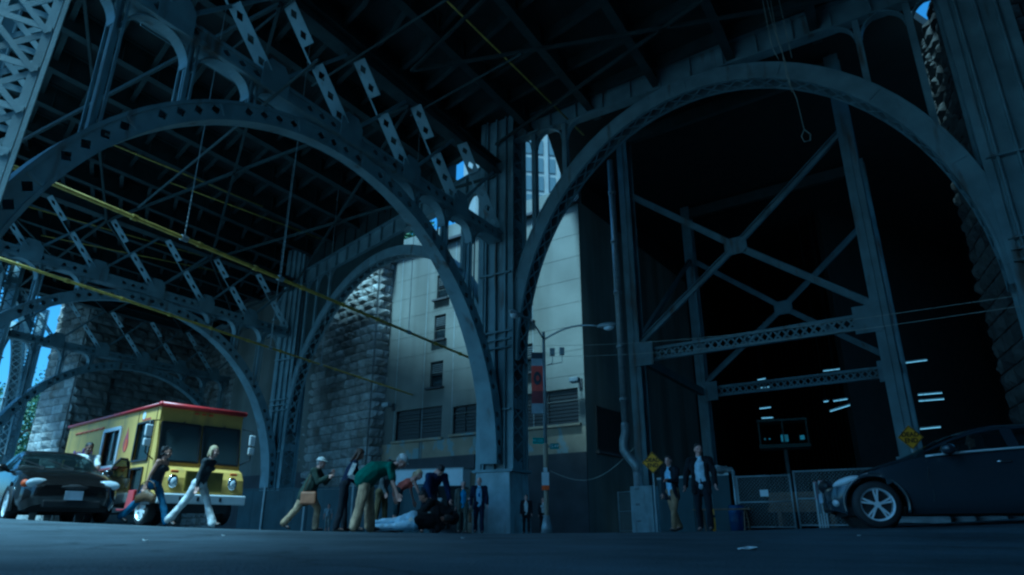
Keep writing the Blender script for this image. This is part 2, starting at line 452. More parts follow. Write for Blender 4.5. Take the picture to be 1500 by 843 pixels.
# longitudinal arches
def longi(P0, P1, base, rise, depth, width, face, soffit, zc, posts, fill=None, web=False):
    d = (P1 - P0); l = d.length; d = d / l; n = d.cross(Z)
    rib, surf = arch('longitudinal_arch', P0, d, n, l / 2, l / 2 - .95, base, rise, depth, width, face, soffit, viaduct, cell=1.05)
    m = MB()
    for zz in (zc, zc + 1.5): m.box(P0 + d * l / 2 + Z * zz, (l - 1.9, .7, .06), (d, n, Z))
    m.box(P0 + d * l / 2 + Z * (zc + .75), (l - 1.9, .05, 1.46), (d, n, Z))
    for k in range(1, int(l / 1.9)): m.box(P0 + d * (k * 1.9) + Z * (zc + .75) + n * 0, (.08, .5, 1.44), (d, n, Z))
    m.build('girder', M['steel'], rib)
    if fill:
        m = MB(); m.bar(P0 + d * fill[0] + Z * (zc + 2.9), P0 + d * fill[1] + Z * (zc + 2.9), .05, 2.7, n)
        for k in range(int((fill[1] - fill[0]) / 1.9)): m.box(P0 + d * (fill[0] + k * 1.9) + Z * (zc + 2.9), (.08, .3, 2.7), (d, n, Z))
        m.build('fascia_plate', M['steel_dark'], rib)
    if web:
        m = MB(); k_ = 16; xa, xb = l / 2 - 3.2, l - 1.2
        for k in range(k_):
            a, b = xa + (xb - xa) * k / k_, xa + (xb - xa) * (k + 1) / k_
            p = [P0 + d * a + Z * surf(a, depth / 2 - .1), P0 + d * b + Z * surf(b, depth / 2 - .1), P0 + d * b + Z * (zc - .02), P0 + d * a + Z * (zc - .02)]
            m.hexa([x + n * .03 for x in p] + [x - n * .03 for x in p])
        m.build('spandrel_plate', M['steel_dark'], rib)
    for o in posts:
        for s in (-1, 1):
            x = l / 2 + s * o; zb = surf(x, depth / 2)
            if zc - zb < .3: continue
            m = MB(); m.bar(P0 + d * x + Z * zb, P0 + d * x + Z * zc, .3, .4, d)
            rr = min(1.1, (zc - zb) * .8)
            for sg in (-1, 1):
                arc = [P0 + d * (x + sg * (.15 + rr * (1 - math.cos(t)))) + Z * (zc - rr + rr * math.sin(t)) for t in [math.pi / 2 * k / 7 for k in range(8)]]
                for k in range(7): m.bar(arc[k], arc[k + 1], .4, .06, n)
            m.build('spandrel_post', M['steel'], rib)
    return rib, surf
longi(C1, C0, 9.6, 14.8, .9, 1.1, 'plain', 'lattice', 25.0, (8.6, 10.9), (4.2, 22.2))
longi(C1, C2, 8.4, 12.75, .72, .95, 'plain', 'lattice', 22.6, (8.6, 11.0, 13.0), (6.5, 29.0), True)
longi(C2, C3, 8.4, 12.6, 1.0, 1.1, 'diamond', 'lattice', 22.6, (8.6, 10.8), (1, 26))
longi(C2 - T * WID, C3 - T * WID, 8.4, 12.6, 1.0, 1.1, 'diamond', 'lattice', 22.6, (8.6, 10.8), (1, 25))
C4 = C3 + (C3 - C2).normalized() * 24
column(C4 - T * WID, T.cross(Z), T, PEDH, 26.6)
longi(C3 - T * WID, C4 - T * WID, 8.4, 12.6, 1.0, 1.1, 'diamond', 'lattice', 22.6, (8.6, 10.2), (1, 23))
longi(C1 - T * WID, C2 - T * WID, 8.4, 12.6, 1.0, 1.1, 'diamond', 'lattice', 22.6, (8.6, 11.0))

# near laced leg at the open side, upper left of the view
m = MB()
dx = V((.82, .57, 0)).normalized(); dy = dx.cross(Z)
h0, h1 = at(48, 0, 11.6), at(-32, 215, 11.6); lu = (h0 - h1).normalized()
g0 = gz(h1.x, h1.y); lb = h1 - lu * ((h1.z - g0 - .8) / lu.z); ll = (26.8 - lb.z) / lu.z
for sx in (-.5, .5):
    for sy in (-.45, .45):
        m.bar(lb + dx * sx + dy * sy, lb + dx * sx + dy * sy + lu * ll, .16, .16, dx)
for sy in (-.5, .5): lattice_face(m, lb - dx * .5 + dy * sy, dx, lu, 1.0, ll, 1.0, .12, .03)
for k in range(int(ll)):
    for sy in (-.53, .53): m.bar(lb - dx * .55 + dy * sy + lu * (1.0 * k), lb + dx * .55 + dy * sy + lu * (1.0 * k), .14, .03, Z)
leg = m.build('laced_leg', M['steel'], viaduct)
p = MB(); p.box(lb - Z * .35, (1.8, 1.8, 1.0), (dx, dy, Z)); p.build('pedestal', M['ped'], leg, bevel=.05)

# deck, beams and stringers
EXT = C0 + LR * 45
END = C3 + (C3 - C2).normalized() * 15
RL = [EXT + T * 1.3, C0 + T * 1.3, C1 + T * 1.3, C2 + T * 1.3, C3 + T * 1.3, END + T * 1.3]
LL = [p - T * w_ for p, w_ in zip(RL, (70, 62, 30.6, 30.6, 30.8, 30.8))]  # first widths stretched beyond the view to block skylight
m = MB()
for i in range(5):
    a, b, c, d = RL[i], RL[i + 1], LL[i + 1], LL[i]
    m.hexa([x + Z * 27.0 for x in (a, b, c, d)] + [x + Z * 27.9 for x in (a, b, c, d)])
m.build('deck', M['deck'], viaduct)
for i in range(5):
    l = (RL[i + 1] - RL[i]).length; nb = max(3, int(round(l / 4.6)))
    d = (RL[i + 1] - RL[i]).normalized()
    for k in range(nb):
        a = RL[i].lerp(RL[i + 1], (k + .5) / nb) - T * .1; b = LL[i].lerp(LL[i + 1], (k + .5) / nb) + T * .1
        m = MB(); s = T.cross(Z)
        m.bar(a + Z * 25.4, b + Z * 25.4, .5, .05, s); m.bar(a + Z * 26.96, b + Z * 26.96, .5, .05, s); m.bar(a + Z * 26.2, b + Z * 26.2, .04, 1.5, s)
        for q in range(1, 14): m.bar(a.lerp(b, q / 14) + Z * 25.5, a.lerp(b, q / 14) + Z * 26.9, .05, .3, T)
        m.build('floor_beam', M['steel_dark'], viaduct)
    for k in range(13):
        f = (k + .6) / 13.2
        a = RL[i].lerp(LL[i], f); b = RL[i + 1].lerp(LL[i + 1], f)
        m = MB(); m.bar(a + Z * 26.55, b + Z * 26.55, .04, .8, T); m.bar(a + Z * 26.13, b + Z * 26.13, .28, .04, T)
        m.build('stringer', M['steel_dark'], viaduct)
# unseen solid fascia added along the widened deck edge to block low skylight
for a, b in ((LL[0], LL[1]), (LL[1], LL[1].lerp(LL[2], .45))):
    m = MB(); m.bar(a + T * .2 + Z * 17.6, b + T * .2 + Z * 17.6, 18.6, .12, Z)
    d_ = (b - a).normalized(); 
    for k in range(int((b - a).length / 2.5)): m.box(a + T * .45 + d_ * (2.5 * k + 1) + Z * 17.6, (.1, .4, 18.4), (d_, T, Z))
    m.build('sky_blocker_fascia', M['steel_dark'], viaduct)
# lateral bracing rods under the deck
for (u0, v0, u1, v1, zz) in ((214, 295, 400, 142, 17.3), (320, 89, 432, -2, 22.3), (470, 118, 657, -2, 22.3), (610, 165, 730, 98, 22.3)):
    pa = at(u0, v0, (zz - CAMZ) / ray(u0, v0)[1]); pb = at(u1, v1, (zz - CAMZ) / ray(u1, v1)[1]); d = pb - pa
    m = MB(); m.tube([pa - d * .08, pb + d * .25], .06, 6); m.build('lateral_rod', M['steel_dark'], viaduct)
# scattered lateral X bracing between frames 1-2 and 2-3 at chord level
for A, B in ((C1, C2), (C2, C3), (C1, C0)):
    for k in range(3):
        x0 = 1 + 9 * k; x1 = x0 + 9
        for p, q in (((A - T * x0), (B - T * x1)), ((A - T * x1), (B - T * x0))):
            m = MB(); zz = 22.2 if A is not C1 or B is C2 else 24.6
            m.bar(p + Z * zz, q + Z * zz, .18, .14, Z); m.build('lateral_brace', M['steel_dark'], viaduct)

# ------------------------------------------------------------------ ground
def grid_ground():
    xs = [-900, -400, -200, -120] + [-80 + 2.0 * i for i in range(81)] + [120, 200, 400, 900]
    ys = [-900, -300, -100, -40, -15, -6, 0, 2] + [3 + .5 * i for i in range(24)] + [15 + 1.5 * i for i in range(30)] + [62, 70, 80, 95, 110, 130, 160, 220, 400, 900, 2000]
    m = MB(); nx = len(xs)
    for y in ys:
        for x in xs:
            m.v.append((x, y, gz(x, y) + (0.004 * noise.noise(V((x * .4, y * .4, 0))) if 3 < y < 60 else 0)))
    for j in range(len(ys) - 1):
        for i in range(nx - 1):
            m.f.append((j * nx + i, j * nx + i + 1, (j + 1) * nx + i + 1, (j + 1) * nx + i)); m.mi.append(0)
    return m.build('road', M['asphalt'], smooth=True)
struct(grid_ground())
# small bits of litter, each a thing
def litter(u, v, Y, r, mt, label):
    a, b = ray(u, v); p = V((a * Y, Y, gz(a * Y, Y)))
    m = MB(); vs = []; k = 9
    for i in range(k):
        t = 2 * math.pi * i / k; q = r * random.uniform(.6, 1.15); vs.append((math.cos(t) * q * 1.6, math.sin(t) * q, random.uniform(.004, .02)))
    vs.append((r * .3, 0, r * .42)); vs.append((-r * .5, 0, r * .2))
    fs = [(i, (i + 1) % k, 9 if math.cos(2 * math.pi * (i + .5) / k) > -.2 else 10) for i in range(k)]
    fs += [(2, 9, 10), (9, 7, 10)]
    m.add(vs, fs); o = m.build('litter', mt); o.location = p; tag(o, label, 'litter')
    o.modifiers.new('solid', 'SOLIDIFY').thickness = .004
def ground_hit(u, v):
    a, b = ray(u, v); Y = 2.0
    while Y < 80 and b * Y + CAMZ > gz(a * Y, Y): Y += .02
    return Y
litter(1093, 806, ground_hit(1093, 806), .055, M['white'], 'crumpled white paper lying on the empty asphalt in front')
litter(212, 793, ground_hit(212, 793), .02, M['white'], 'tiny white scrap on asphalt in front of the walking woman in jeans')
litter(327, 786, ground_hit(327, 786), .015, M['white'], 'tiny white scrap on asphalt in front of the yellow truck')
litter(678, 790, ground_hit(678, 790), .015, M['white'], 'tiny white scrap on asphalt in front of the suited men')
litter(1258, 786, ground_hit(1258, 786), .016, M['white'], 'tiny white scrap on asphalt in front of the dark hatchback wheel')

# ------------------------------------------------------------------ concrete building beyond the right side
BL = azd(-55); BT = BL.cross(Z) * 1      # BL runs left-away along the facade; BT points away from the street
if BT.y < 0: BT = -BT
BC = gp(864, 50.0); BC.z = 0
def onwall(u, v, P=BC, d=BL, n=None):
    """s, z of the pixel on the vertical plane through P along d"""
    a, b = ray(u, v); s = (a * P.y - P.x) / (d.x - a * d.y); y = P.y + d.y * s
    return s, b * y + CAMZ
def wall_with_holes(m, P, d, n, s0, s1, z0, z1, holes, depth):
    """front sheet with rectangular recessed openings"""
    ss = sorted({s0, s1, *[h[0] for h in holes], *[h[1] for h in holes]}); zs = sorted({z0, z1, *[h[2] for h in holes], *[h[3] for h in holes]})
    W = lambda s, z, o=0: P + d * s + Z * z + n * o
    for i in range(len(ss) - 1):
        for j in range(len(zs) - 1):
            a, b, c, e = ss[i], ss[i + 1], zs[j], zs[j + 1]; ms, mz = (a + b) / 2, (c + e) / 2
            if any(h[0] < ms < h[1] and h[2] < mz < h[3] for h in holes): continue
            m.quad(W(a, c), W(b, c), W(b, e), W(a, e))
    for h in holes:
        a, b, c, e = h
        m.quad(W(a, c), W(a, c, depth), W(a, e, depth), W(a, e)); m.quad(W(b, c), W(b, c, depth), W(b, e, depth), W(b, e))
        m.quad(W(a, c), W(b, c), W(b, c, depth), W(a, c, depth)); m.quad(W(a, e), W(b, e), W(b, e, depth), W(a, e, depth))
BH = 26.0; BLEN = 46.0; BD = 24
bld = thing('concrete_building', 'tall stained pale concrete warehouse with few small windows behind the central column', 'building')
def rect(u0, v0, u1, v1):
    s1, z1 = onwall(u0, v0); s0, z0 = onwall(u1, v1); return (s0, s1, z0, z1)
small = [rect(631, 531, 648, 566), rect(637, 463, 652, 496), rect(641, 404, 656, 436), rect(762, 506, 781, 545), rect(765, 432, 781, 470)]
big = [rect(581, 603, 646, 641), rect(664, 596, 697, 634), rect(760, 579, 848, 620)]
bandz = onwall(864, 662)[1]
m = MB(); m.use(M['concrete'])
zl = onwall(864, 618)[1]
holes = small + big
wall_with_holes(m, BC, BL, BT, 0, BLEN, bandz, BH, holes, .35)
m.use(M['concrete'])
W = lambda s, z, o: BC + BL * s + Z * z + BT * o
m.quad(W(0, -1, BD), W(0, BH, BD), W(0, BH, 0), W(0, -1, 0)); m.quad(W(BLEN, -1, BD), W(BLEN, BH, BD), W(BLEN, BH, 0), W(BLEN, -1, 0))
m.quad(W(0, -1, BD), W(BLEN, -1, BD), W(BLEN, BH, BD), W(0, BH, BD)); m.quad(W(0, BH, 0), W(BLEN, BH, 0), W(BLEN, BH, BD), W(0, BH, BD))
m.build('wall', None, bld)
# form-board ribs, joints and cornice
m = MB()
for z in [bandz + 1.95 * k for k in range(1, int((BH - bandz) / 1.95))]:
    m.box(W(BLEN / 2, z, -.004), (BLEN, .02, .03), (BL, BT, Z))
m.build('joint_line', M['concrete'], bld)
m = MB()
for s in [4.6, 9.4, 13.0, 16.4, 19.8, 23.2, 27]:
    m.box(W(s, (bandz + BH) / 2, -.012), (.03, .02, BH - bandz), (BL, BT, Z))
m.build_each('pour_joint', M['ped'], bld)
m = MB(); m.box(W(BLEN / 2, BH - .12, -.2), (BLEN + .4, .5, .26), (BL, BT, Z)); m.build('cornice', M['dark_paint'], bld, bevel=.02)
m = MB(); m.box(W(BLEN / 2, BH + .8, .4), (BLEN, .5, 1.6), (BL, BT, Z)); m.build('parapet', M['concrete'], bld)
m = MB(); m.box(W(BLEN / 2, bandz / 2 - .5, -.03), (BLEN, .1, bandz + 1), (BL, BT, Z)); m.build('painted_base', M['dark_paint'], bld)
# yellowish patched course between base and the big openings
for k, (s0, s1) in enumerate(((.02, 6.3), (6.6, 16.2), (16.6, 30))):
    m = MB(); z1 = min(big[2][2], big[0][2]) - .18; m.box(W((s0 + s1) / 2, (bandz + .02 + z1) / 2, -.012), (s1 - s0, .03, z1 - bandz - .04), (BL, BT, Z)); m.build('patched_panel', M['concrete_low'], bld)
for (s0, s1, z0, z1) in small:
    m = MB(); w = s1 - s0; h = z1 - z0; c = W((s0 + s1) / 2, (z0 + z1) / 2, .2)
    for sx in (-1, 1): m.box(c + BL * sx * (w / 2 - .05), (.1, .12, h), (BL, BT, Z))
    for sz in (-1, 0, 1): m.box(c + Z * sz * (h / 2 - .05), (w - .2, .11, .1), (BL, BT, Z))
    f = m.build('window', M['louvre'], bld)
    m = MB(); m.box(c + BT * .06, (w, .03, h), (BL, BT, Z)); m.build('pane', M['winglass'], f)
    m = MB()
    for k in range(5): m.box(c + Z * (h * .08 + h * .075 * k) - BT * .05, (w - .24, .12, .03), (BL, BT, Z))
    m.build('louvre_slat', M['grey'], f)
    m = MB(); m.box(W((s0 + s1) / 2 + .05, z0 - .1, -.12), (w + .5, .5, .16), (BL, BT, Z)); m.build('sill', M['dark_paint'], f)
for (s0, s1, z0, z1) in big:
    m = MB(); w = s1 - s0; h = z1 - z0; c = W((s0 + s1) / 2, (z0 + z1) / 2, .22)
    for k in range(int(h / .28)): m.box(c + Z * (-h / 2 + .14 + .28 * k) + BT * (.03 * (k % 2)), (w, .1, .2), (BL, BT, Z))
    for k in range(3): m.box(c + BL * (-w / 2 + w * k / 2) - BT * .06, (.07, .1, h), (BL, BT, Z))
    m.box(c + BT * .12, (w, .04, h), (BL, BT, Z))
    f = m.build('shuttered_opening', M['louvre'], bld)
    m = MB(); m.box(W((s0 + s1) / 2, z0 - .09, -.1), (w + .5, .4, .18), (BL, BT, Z)); m.build('sill', M['concrete_low'], f)
# lintel band and doorway area near the trailer
s0, z0 = onwall(697, 690); s1, z1 = onwall(577, 672)
m = MB(); m.box(W((s0 + s1) / 2, (z0 + z1) / 2, -.12), (s1 - s0, .2, 1.1), (BL, BT, Z)); m.build('lintel', M['dark_paint'], bld)
def facade_lamp(u, v, label):
    s, z = onwall(u, v); p = W(s, z, 0)
    o = thing('flood_lamp', label, 'flood lamp', p); 
    m = MB(); m.box(V((0, 0, 0)) - BT * .06, (.3, .12, .7), (BL, BT, Z)); m.tube([-BT * .1, -BT * .7 + Z * .1], .05, 8); m.build('bracket', M['dark_paint'], o)
    m = MB(); m.box(-BT * .95 + Z * .12, (.75, .5, .34), (BL, BT, Z)); m.box(-BT * .95 - Z * .08, (.6, .4, .1), (BL, BT, Z)); m.build('housing', M['grey'], o, bevel=.05)
facade_lamp(577, 597, 'grey floodlight on the concrete wall above left end of the shuttered opening')
facade_lamp(851, 562, 'dark floodlight bracket on the concrete wall near building corner')
# side face opening
m = MB(); c = W(-.03, 7.4, 4.2); m.box(c, (.1, 5.2, 3.4), (BL, BT, Z)); f = m.build('side_opening', M['louvre'], bld)
m = MB(); m.box(W(-.12, 5.6, 4.2), (.3, 5.6, .2), (BL, BT, Z)); m.build('sill', M['dark_paint'], f)

# ------------------------------------------------------------------ rusticated stone abutment
def stone_face(m, P, d, n, s0, s1, z0, z1, ch=.82, cw=1.5, out=.0):
    """courses of rock-faced blocks; n points outwards"""
    j = 0; z = z0
    while z < z1 - .1:
        h = min(ch * (1 + .04 * math.sin(j * 3.7)), z1 - z); s = s0 + (0 if j % 2 else -cw * .5)
        while s < s1 - .02:
            w = cw * random.uniform(.75, 1.3); a = max(s, s0); b = min(s + w, s1); s += w
            if b - a < .08: continue
            m.use(M['stone%d' % random.choice((0, 0, 1, 1, 1, 2))]); g = .035; nx, nz = 4, 3; rows = []
            base = random.uniform(.06, .18)
            for zi in range(nz + 1):
                for xi in range(nx + 1):
                    e = (xi in (0, nx)) or (zi in (0, nz))
                    o = (random.uniform(-.01, .03) if e else base + random.uniform(-.06, .10))
                    rows.append(P + d * (a + g + (b - a - 2 * g) * xi / nx) + Z * (z + g + (h - 2 * g) * zi / nz) + n * (o + out + .10))
            fs = []
            for zi in range(nz):
                for xi in range(nx):
                    q = zi * (nx + 1) + xi; fs.append((q, q + 1, q + nx + 2, q + nx + 1))
            # returns to the joint
            ring = [i for i in range(nx + 1)] + [(nx + 1) * k + nx for k in range(1, nz + 1)] + [(nx + 1) * nz + i for i in range(nx - 1, -1, -1)] + [(nx + 1) * k for k in range(nz - 1, 0, -1)]
            k0 = len(rows)
            rows += [rows[i] - n * (.13) for i in ring]
            for i in range(len(ring)): fs.append((ring[(i + 1) % len(ring)], ring[i], k0 + i, k0 + (i + 1) % len(ring)))
            m.add(rows, fs)
        z += h; j += 1
SC = BC + BL * onwall(553, 700)[0] - BT * 1.5; SC.z = 0                    # the quoin edge
SD = azd(-46); SN = V((-SD.y, SD.x, 0)); SN = SN if SN.y < 0 else -SN
SH = 25.2; SL = 40.0
ab = thing('stone_abutment', 'long wall of rock faced grey stone blocks with a bright quoin beside the concrete building', 'stone wall')
m = MB(); stone_face(m, SC, SD, SN, 0, SL, -1, SH); m.build('block_face', None, ab)
m = MB(); stone_face(m, SC, -SN, SD * -1, .05, 1.6, -1, SH, cw=1.4); m.build('return_face', None, ab)
m = MB(); m.hexa([SC + Z * -1, SC + SD * SL + Z * -1, SC + SD * SL - SN * 12 + Z * -1, SC - SN * 12 + Z * -1] + [x + Z * (SH - .01) for x in (SC, SC + SD * SL, SC + SD * SL - SN * 12, SC - SN * 12)]); m.build('core', M['mortar'], ab)
m = MB(); m.box(SC + SD * (SL / 2 - .2) - SN * 2 + Z * (SH + .3), (SL + .8, 5.0, .6), (SD, SN, Z)); m.build('coping', M['ped'], ab, bevel=.05)
# end wall across the viaduct and its sky-lit pier
EC = SC + SD * (SL - .5) + SN * .1; ED = -T; EN = V((-ED.y, ED.x, 0)); EN = EN if EN.y < 0 else -EN
el = 1.0
while (EC + ED * el).x / (EC + ED * el).y > ray(136, 650)[0]: el += .1
ew = thing('end_wall', 'dark rock faced stone wall closing the far end under the viaduct', 'stone wall')
m = MB(); stone_face(m, EC, ED, EN, 0, el, -1, 25.5, ch=.95, cw=1.9); m.build('block_face', None, ew)
m = MB(); m.hexa([EC + Z * -1, EC + ED * el + Z * -1, EC + ED * el - EN * 6 + Z * -1, EC - EN * 6 + Z * -1] + [x + Z * 25.4 for x in (EC, EC + ED * el, EC + ED * el - EN * 6, EC - EN * 6)]); m.build('core', M['mortar'], ew)
pl = .5
while (EC + ED * (el + pl)).x / (EC + ED * (el + pl)).y > ray(84, 650)[0]: pl += .1
pr = thing('stone_pier', 'pale sky lit stone pier at far left behind the yellow truck', 'stone pier')
PC = EC + ED * (el + .1) + EN * 1.2
m = MB(); stone_face(m, PC, ED, EN, 0, pl, -1, 26.4, ch=.95, cw=1.9); stone_face(m, PC + ED * pl, -EN, ED, 0, 7, -1, 26.4, ch=.95, cw=1.9); stone_face(m, PC, -EN, ED * -1, 0, 7, -1, 26.4, ch=.95, cw=1.9)
m.build('block_face', None, pr)
m = MB(); m.hexa([x + Z * -1 for x in (PC, PC + ED * pl, PC + ED * pl - EN * 7, PC - EN * 7)] + [x + Z * 26.38 for x in (PC, PC + ED * pl, PC + ED * pl - EN * 7, PC - EN * 7)]); m.build('core', M['mortar'], pr)

# ------------------------------------------------------------------ towers seen through the gaps
M['towerglass'] = glass('pale_tower_glass', (.12, .14, .15), .0)
def tower(P, az, w, dpt, h, label, m0=None, z0=0):
    d = azd(az); n = V((-d.y, d.x, 0)); n = n if n.y > 0 else -n
    t = thing('tower_block', label, 'building'); m = MB(); c = P + d * w / 2 + n * dpt / 2
    m.box(c + Z * (h / 2), (w, dpt, h), (d, n, Z))
    nb = int(w / 1.7)
    for i in range(nb + 1): m.box(P + d * (w * i / nb) + Z * h / 2 - n * .15, (.5, .4, h), (d, n, Z))
    m.build('wall', m0 or M['tower'], t)
    k = 0
    for i in range(nb):
        for j in range(int(h / 3.4)):
            z = 3.4 * j + 2
            if z < h * .55 or k > 95: continue
            k += 1; mm = MB(); mm.box(P + d * (w * (i + .5) / nb) + Z * z - n * .06, (w / nb * .5, .12, 2.6), (d, n, Z)); mm.build('window', M['towerglass'], t)
    m = MB(); m.box(c + Z * (h + .4), (w + .6, dpt + .6, .8), (d, n, Z)); m.build('cornice', M['tower'], t)
tower(at(768, 700, 96) * 1, 80, 8, 14, 66, 'pale brick tower seen in the gap right of the central column top')
tower(at(690, 700, 110), 75, 7.2, 14, 74, 'pale brick tower seen through lattice left of the central column top')
tower(at(1352, 700, 118), 100, 24, 14, 92, 'pale brick building glimpsed through high gap at upper right')

# ------------------------------------------------------------------ dark shed behind the right arch
sh = thing('dark_shed', 'deep unlit industrial shed behind the steel bracing on the right', 'shed')
A = BC + BT * .4 - BL * .2
def slab(pts, z0, z1, nm, mt, par): 
    m = MB(); m.prism([V((p.x, p.y, z0)) for p in pts], Z, z1 - z0); return m.build(nm, mt, par)
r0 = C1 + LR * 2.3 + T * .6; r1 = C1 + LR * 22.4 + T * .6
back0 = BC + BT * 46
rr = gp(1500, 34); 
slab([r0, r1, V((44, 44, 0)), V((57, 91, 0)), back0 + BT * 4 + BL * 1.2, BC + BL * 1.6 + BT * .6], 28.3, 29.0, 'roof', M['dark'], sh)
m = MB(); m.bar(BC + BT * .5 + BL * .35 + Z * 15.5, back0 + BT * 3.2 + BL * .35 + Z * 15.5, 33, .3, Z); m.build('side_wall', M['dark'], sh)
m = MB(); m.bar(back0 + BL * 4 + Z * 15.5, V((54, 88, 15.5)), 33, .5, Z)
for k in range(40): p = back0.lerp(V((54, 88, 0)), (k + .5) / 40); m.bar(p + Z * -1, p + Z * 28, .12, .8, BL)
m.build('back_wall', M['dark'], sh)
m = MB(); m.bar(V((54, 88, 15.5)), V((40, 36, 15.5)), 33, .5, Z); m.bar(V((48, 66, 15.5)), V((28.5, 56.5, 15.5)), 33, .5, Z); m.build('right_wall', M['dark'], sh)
# masonry pier at the right
pt0 = gp(1398 + 190, 27.5); pt0.z = 0
rp = thing('masonry_pier', 'dark masonry pier at the right edge behind the hatchback', 'stone pier')
dd = azd(112); dn = V((-dd.y, dd.x, 0)); dn = dn if dn.y < 0 else -dn
m = MB(); stone_face(m, pt0, dd, dn, 0, 8, -1, 26.5, ch=.8, cw=1.6); stone_face(m, pt0, -dn, dd * -1, 0, 5, -1, 26.5); m.mats = [mat('shade_dark_stone', k_, .9, 0, .3, 1.1, .4, 6) for k_ in ((.075, .072, .066), (.06, .058, .052), (.045, .043, .04))][:len(m.mats)]; m.build('block_face', None, rp)  # pier stone tones darkened to stand in for shade on this side
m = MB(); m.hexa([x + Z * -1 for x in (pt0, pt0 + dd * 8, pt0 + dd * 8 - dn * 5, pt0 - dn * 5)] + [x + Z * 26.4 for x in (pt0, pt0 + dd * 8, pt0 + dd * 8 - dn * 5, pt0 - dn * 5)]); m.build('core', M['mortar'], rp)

bb = thing('unseen_sky_blocker', 'unseen dark brick wall added outside the view to block skylight', 'building')  # out-of-view walls added to keep skylight off the right side
m = MB()
for a_, b_ in ((V((27, 15, 0)), V((19, -14, 0))), (V((19, -14, 0)), V((9, -30, 0))), (V((9, -30, 0)), V((-16, -38, 0)))): m.bar(a_ + Z * 12.5, b_ + Z * 12.5, 27, .6, Z)
m.build('wall', mat('dark_brick', (.10, .06, .05), .9, 0, .2, 2), bb)
for k in range(8):
    m = MB(); p_ = V((27, 15, 0)).lerp(V((19, -14, 0)), (k + .5) / 8) + V((-.36, .1, 4.5)); m.box(p_, (.1, 1.6, 2.2)); m.build('window', M['winglass'], bb)
# fluorescent tubes inside the shed
lamps = [((1110, 557), (1121, 555)), ((1112, 569), (1129, 567)), ((1113, 599), (1129, 597)), ((1116, 613), (1132, 612)), ((1206, 544), (1230, 541)), ((1216, 603), (1245, 594)), ((1221, 588), (1241, 585)), ((1327, 532), (1358, 528)), ((1345, 579), (1380, 576)), ((1346, 588), (1383, 585)), ((1348, 629), (1378, 626)), ((1207, 589), (1213, 588))]
for k, (p, q) in enumerate(lamps):
    Y = 64 if k < 5 else 56
    a = at(*p, Y); b = at(*q, Y - 1.2); c = (a + b) / 2
    o = thing('fluorescent_lamp', 'lit white fluorescent tube hanging in the dark shed', 'ceiling lamp', c, group='fluorescent tubes in the dark shed')
    m = MB(); m.tube([a - c, b - c], .03, 8); m.build('tube', M['lamp_tube'], o)
    m = MB(); u = (b - a).normalized(); m.bar(a - c + Z * .1, b - c + Z * .1, .22, .08, u.cross(Z)); m.build('housing', M['grey'], o)
    m = MB(); m.tube([Z * .12, Z * (28.3 - c.z)], .012, 4); m.build('drop_cable', M['dark'], o)

# ------------------------------------------------------------------ braced steel tower carrying the shed front
st = thing('braced_steel_frame', 'blue grey steel tower frame with big X braces and lattice struts before the dark shed', 'steel frame')
def two(P, u): return P
FS = 1.55
FL = at(950, 776, 28.0 * FS); FL.z = 0; FR = V((ray(1292, 465)[0] * 22.5 * FS, 22.5 * FS, 0))
fd = (FR - FL).normalized(); fl = (FR - FL).length; fn = fd.cross(Z); fn = fn if fn.y > 0 else -fn
OFF = V((5.05, 8.1, 0)) * FS
def steel_col(P, ztop):
    k = FS; m = MB(); b = gz(P.x, P.y) + 1.75 * k
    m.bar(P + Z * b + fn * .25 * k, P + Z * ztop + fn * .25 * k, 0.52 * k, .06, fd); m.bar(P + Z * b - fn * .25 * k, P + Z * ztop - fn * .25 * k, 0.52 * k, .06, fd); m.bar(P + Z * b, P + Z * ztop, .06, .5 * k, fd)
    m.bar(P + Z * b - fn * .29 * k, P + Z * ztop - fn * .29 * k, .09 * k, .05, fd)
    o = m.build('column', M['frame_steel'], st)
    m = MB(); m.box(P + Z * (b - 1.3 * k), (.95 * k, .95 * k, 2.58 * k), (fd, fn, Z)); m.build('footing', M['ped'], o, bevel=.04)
def lat_strut(P, Q, z):
    k = FS; m = MB(); d = (Q - P).normalized(); l = (Q - P).length
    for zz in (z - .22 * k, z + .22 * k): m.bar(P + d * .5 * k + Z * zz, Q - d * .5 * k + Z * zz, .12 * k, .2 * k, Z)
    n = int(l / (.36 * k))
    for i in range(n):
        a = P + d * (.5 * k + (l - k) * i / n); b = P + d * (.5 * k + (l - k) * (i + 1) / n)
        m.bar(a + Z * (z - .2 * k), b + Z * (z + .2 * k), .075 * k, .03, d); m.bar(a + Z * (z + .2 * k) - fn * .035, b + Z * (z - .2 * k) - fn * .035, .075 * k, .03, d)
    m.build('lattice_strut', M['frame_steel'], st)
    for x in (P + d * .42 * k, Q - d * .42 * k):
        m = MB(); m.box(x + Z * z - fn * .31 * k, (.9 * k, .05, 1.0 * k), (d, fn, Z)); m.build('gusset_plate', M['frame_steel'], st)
zs = .5 * (at(953, 524, 28 * FS)[2] + at(1290, 466, 22.5 * FS)[2])
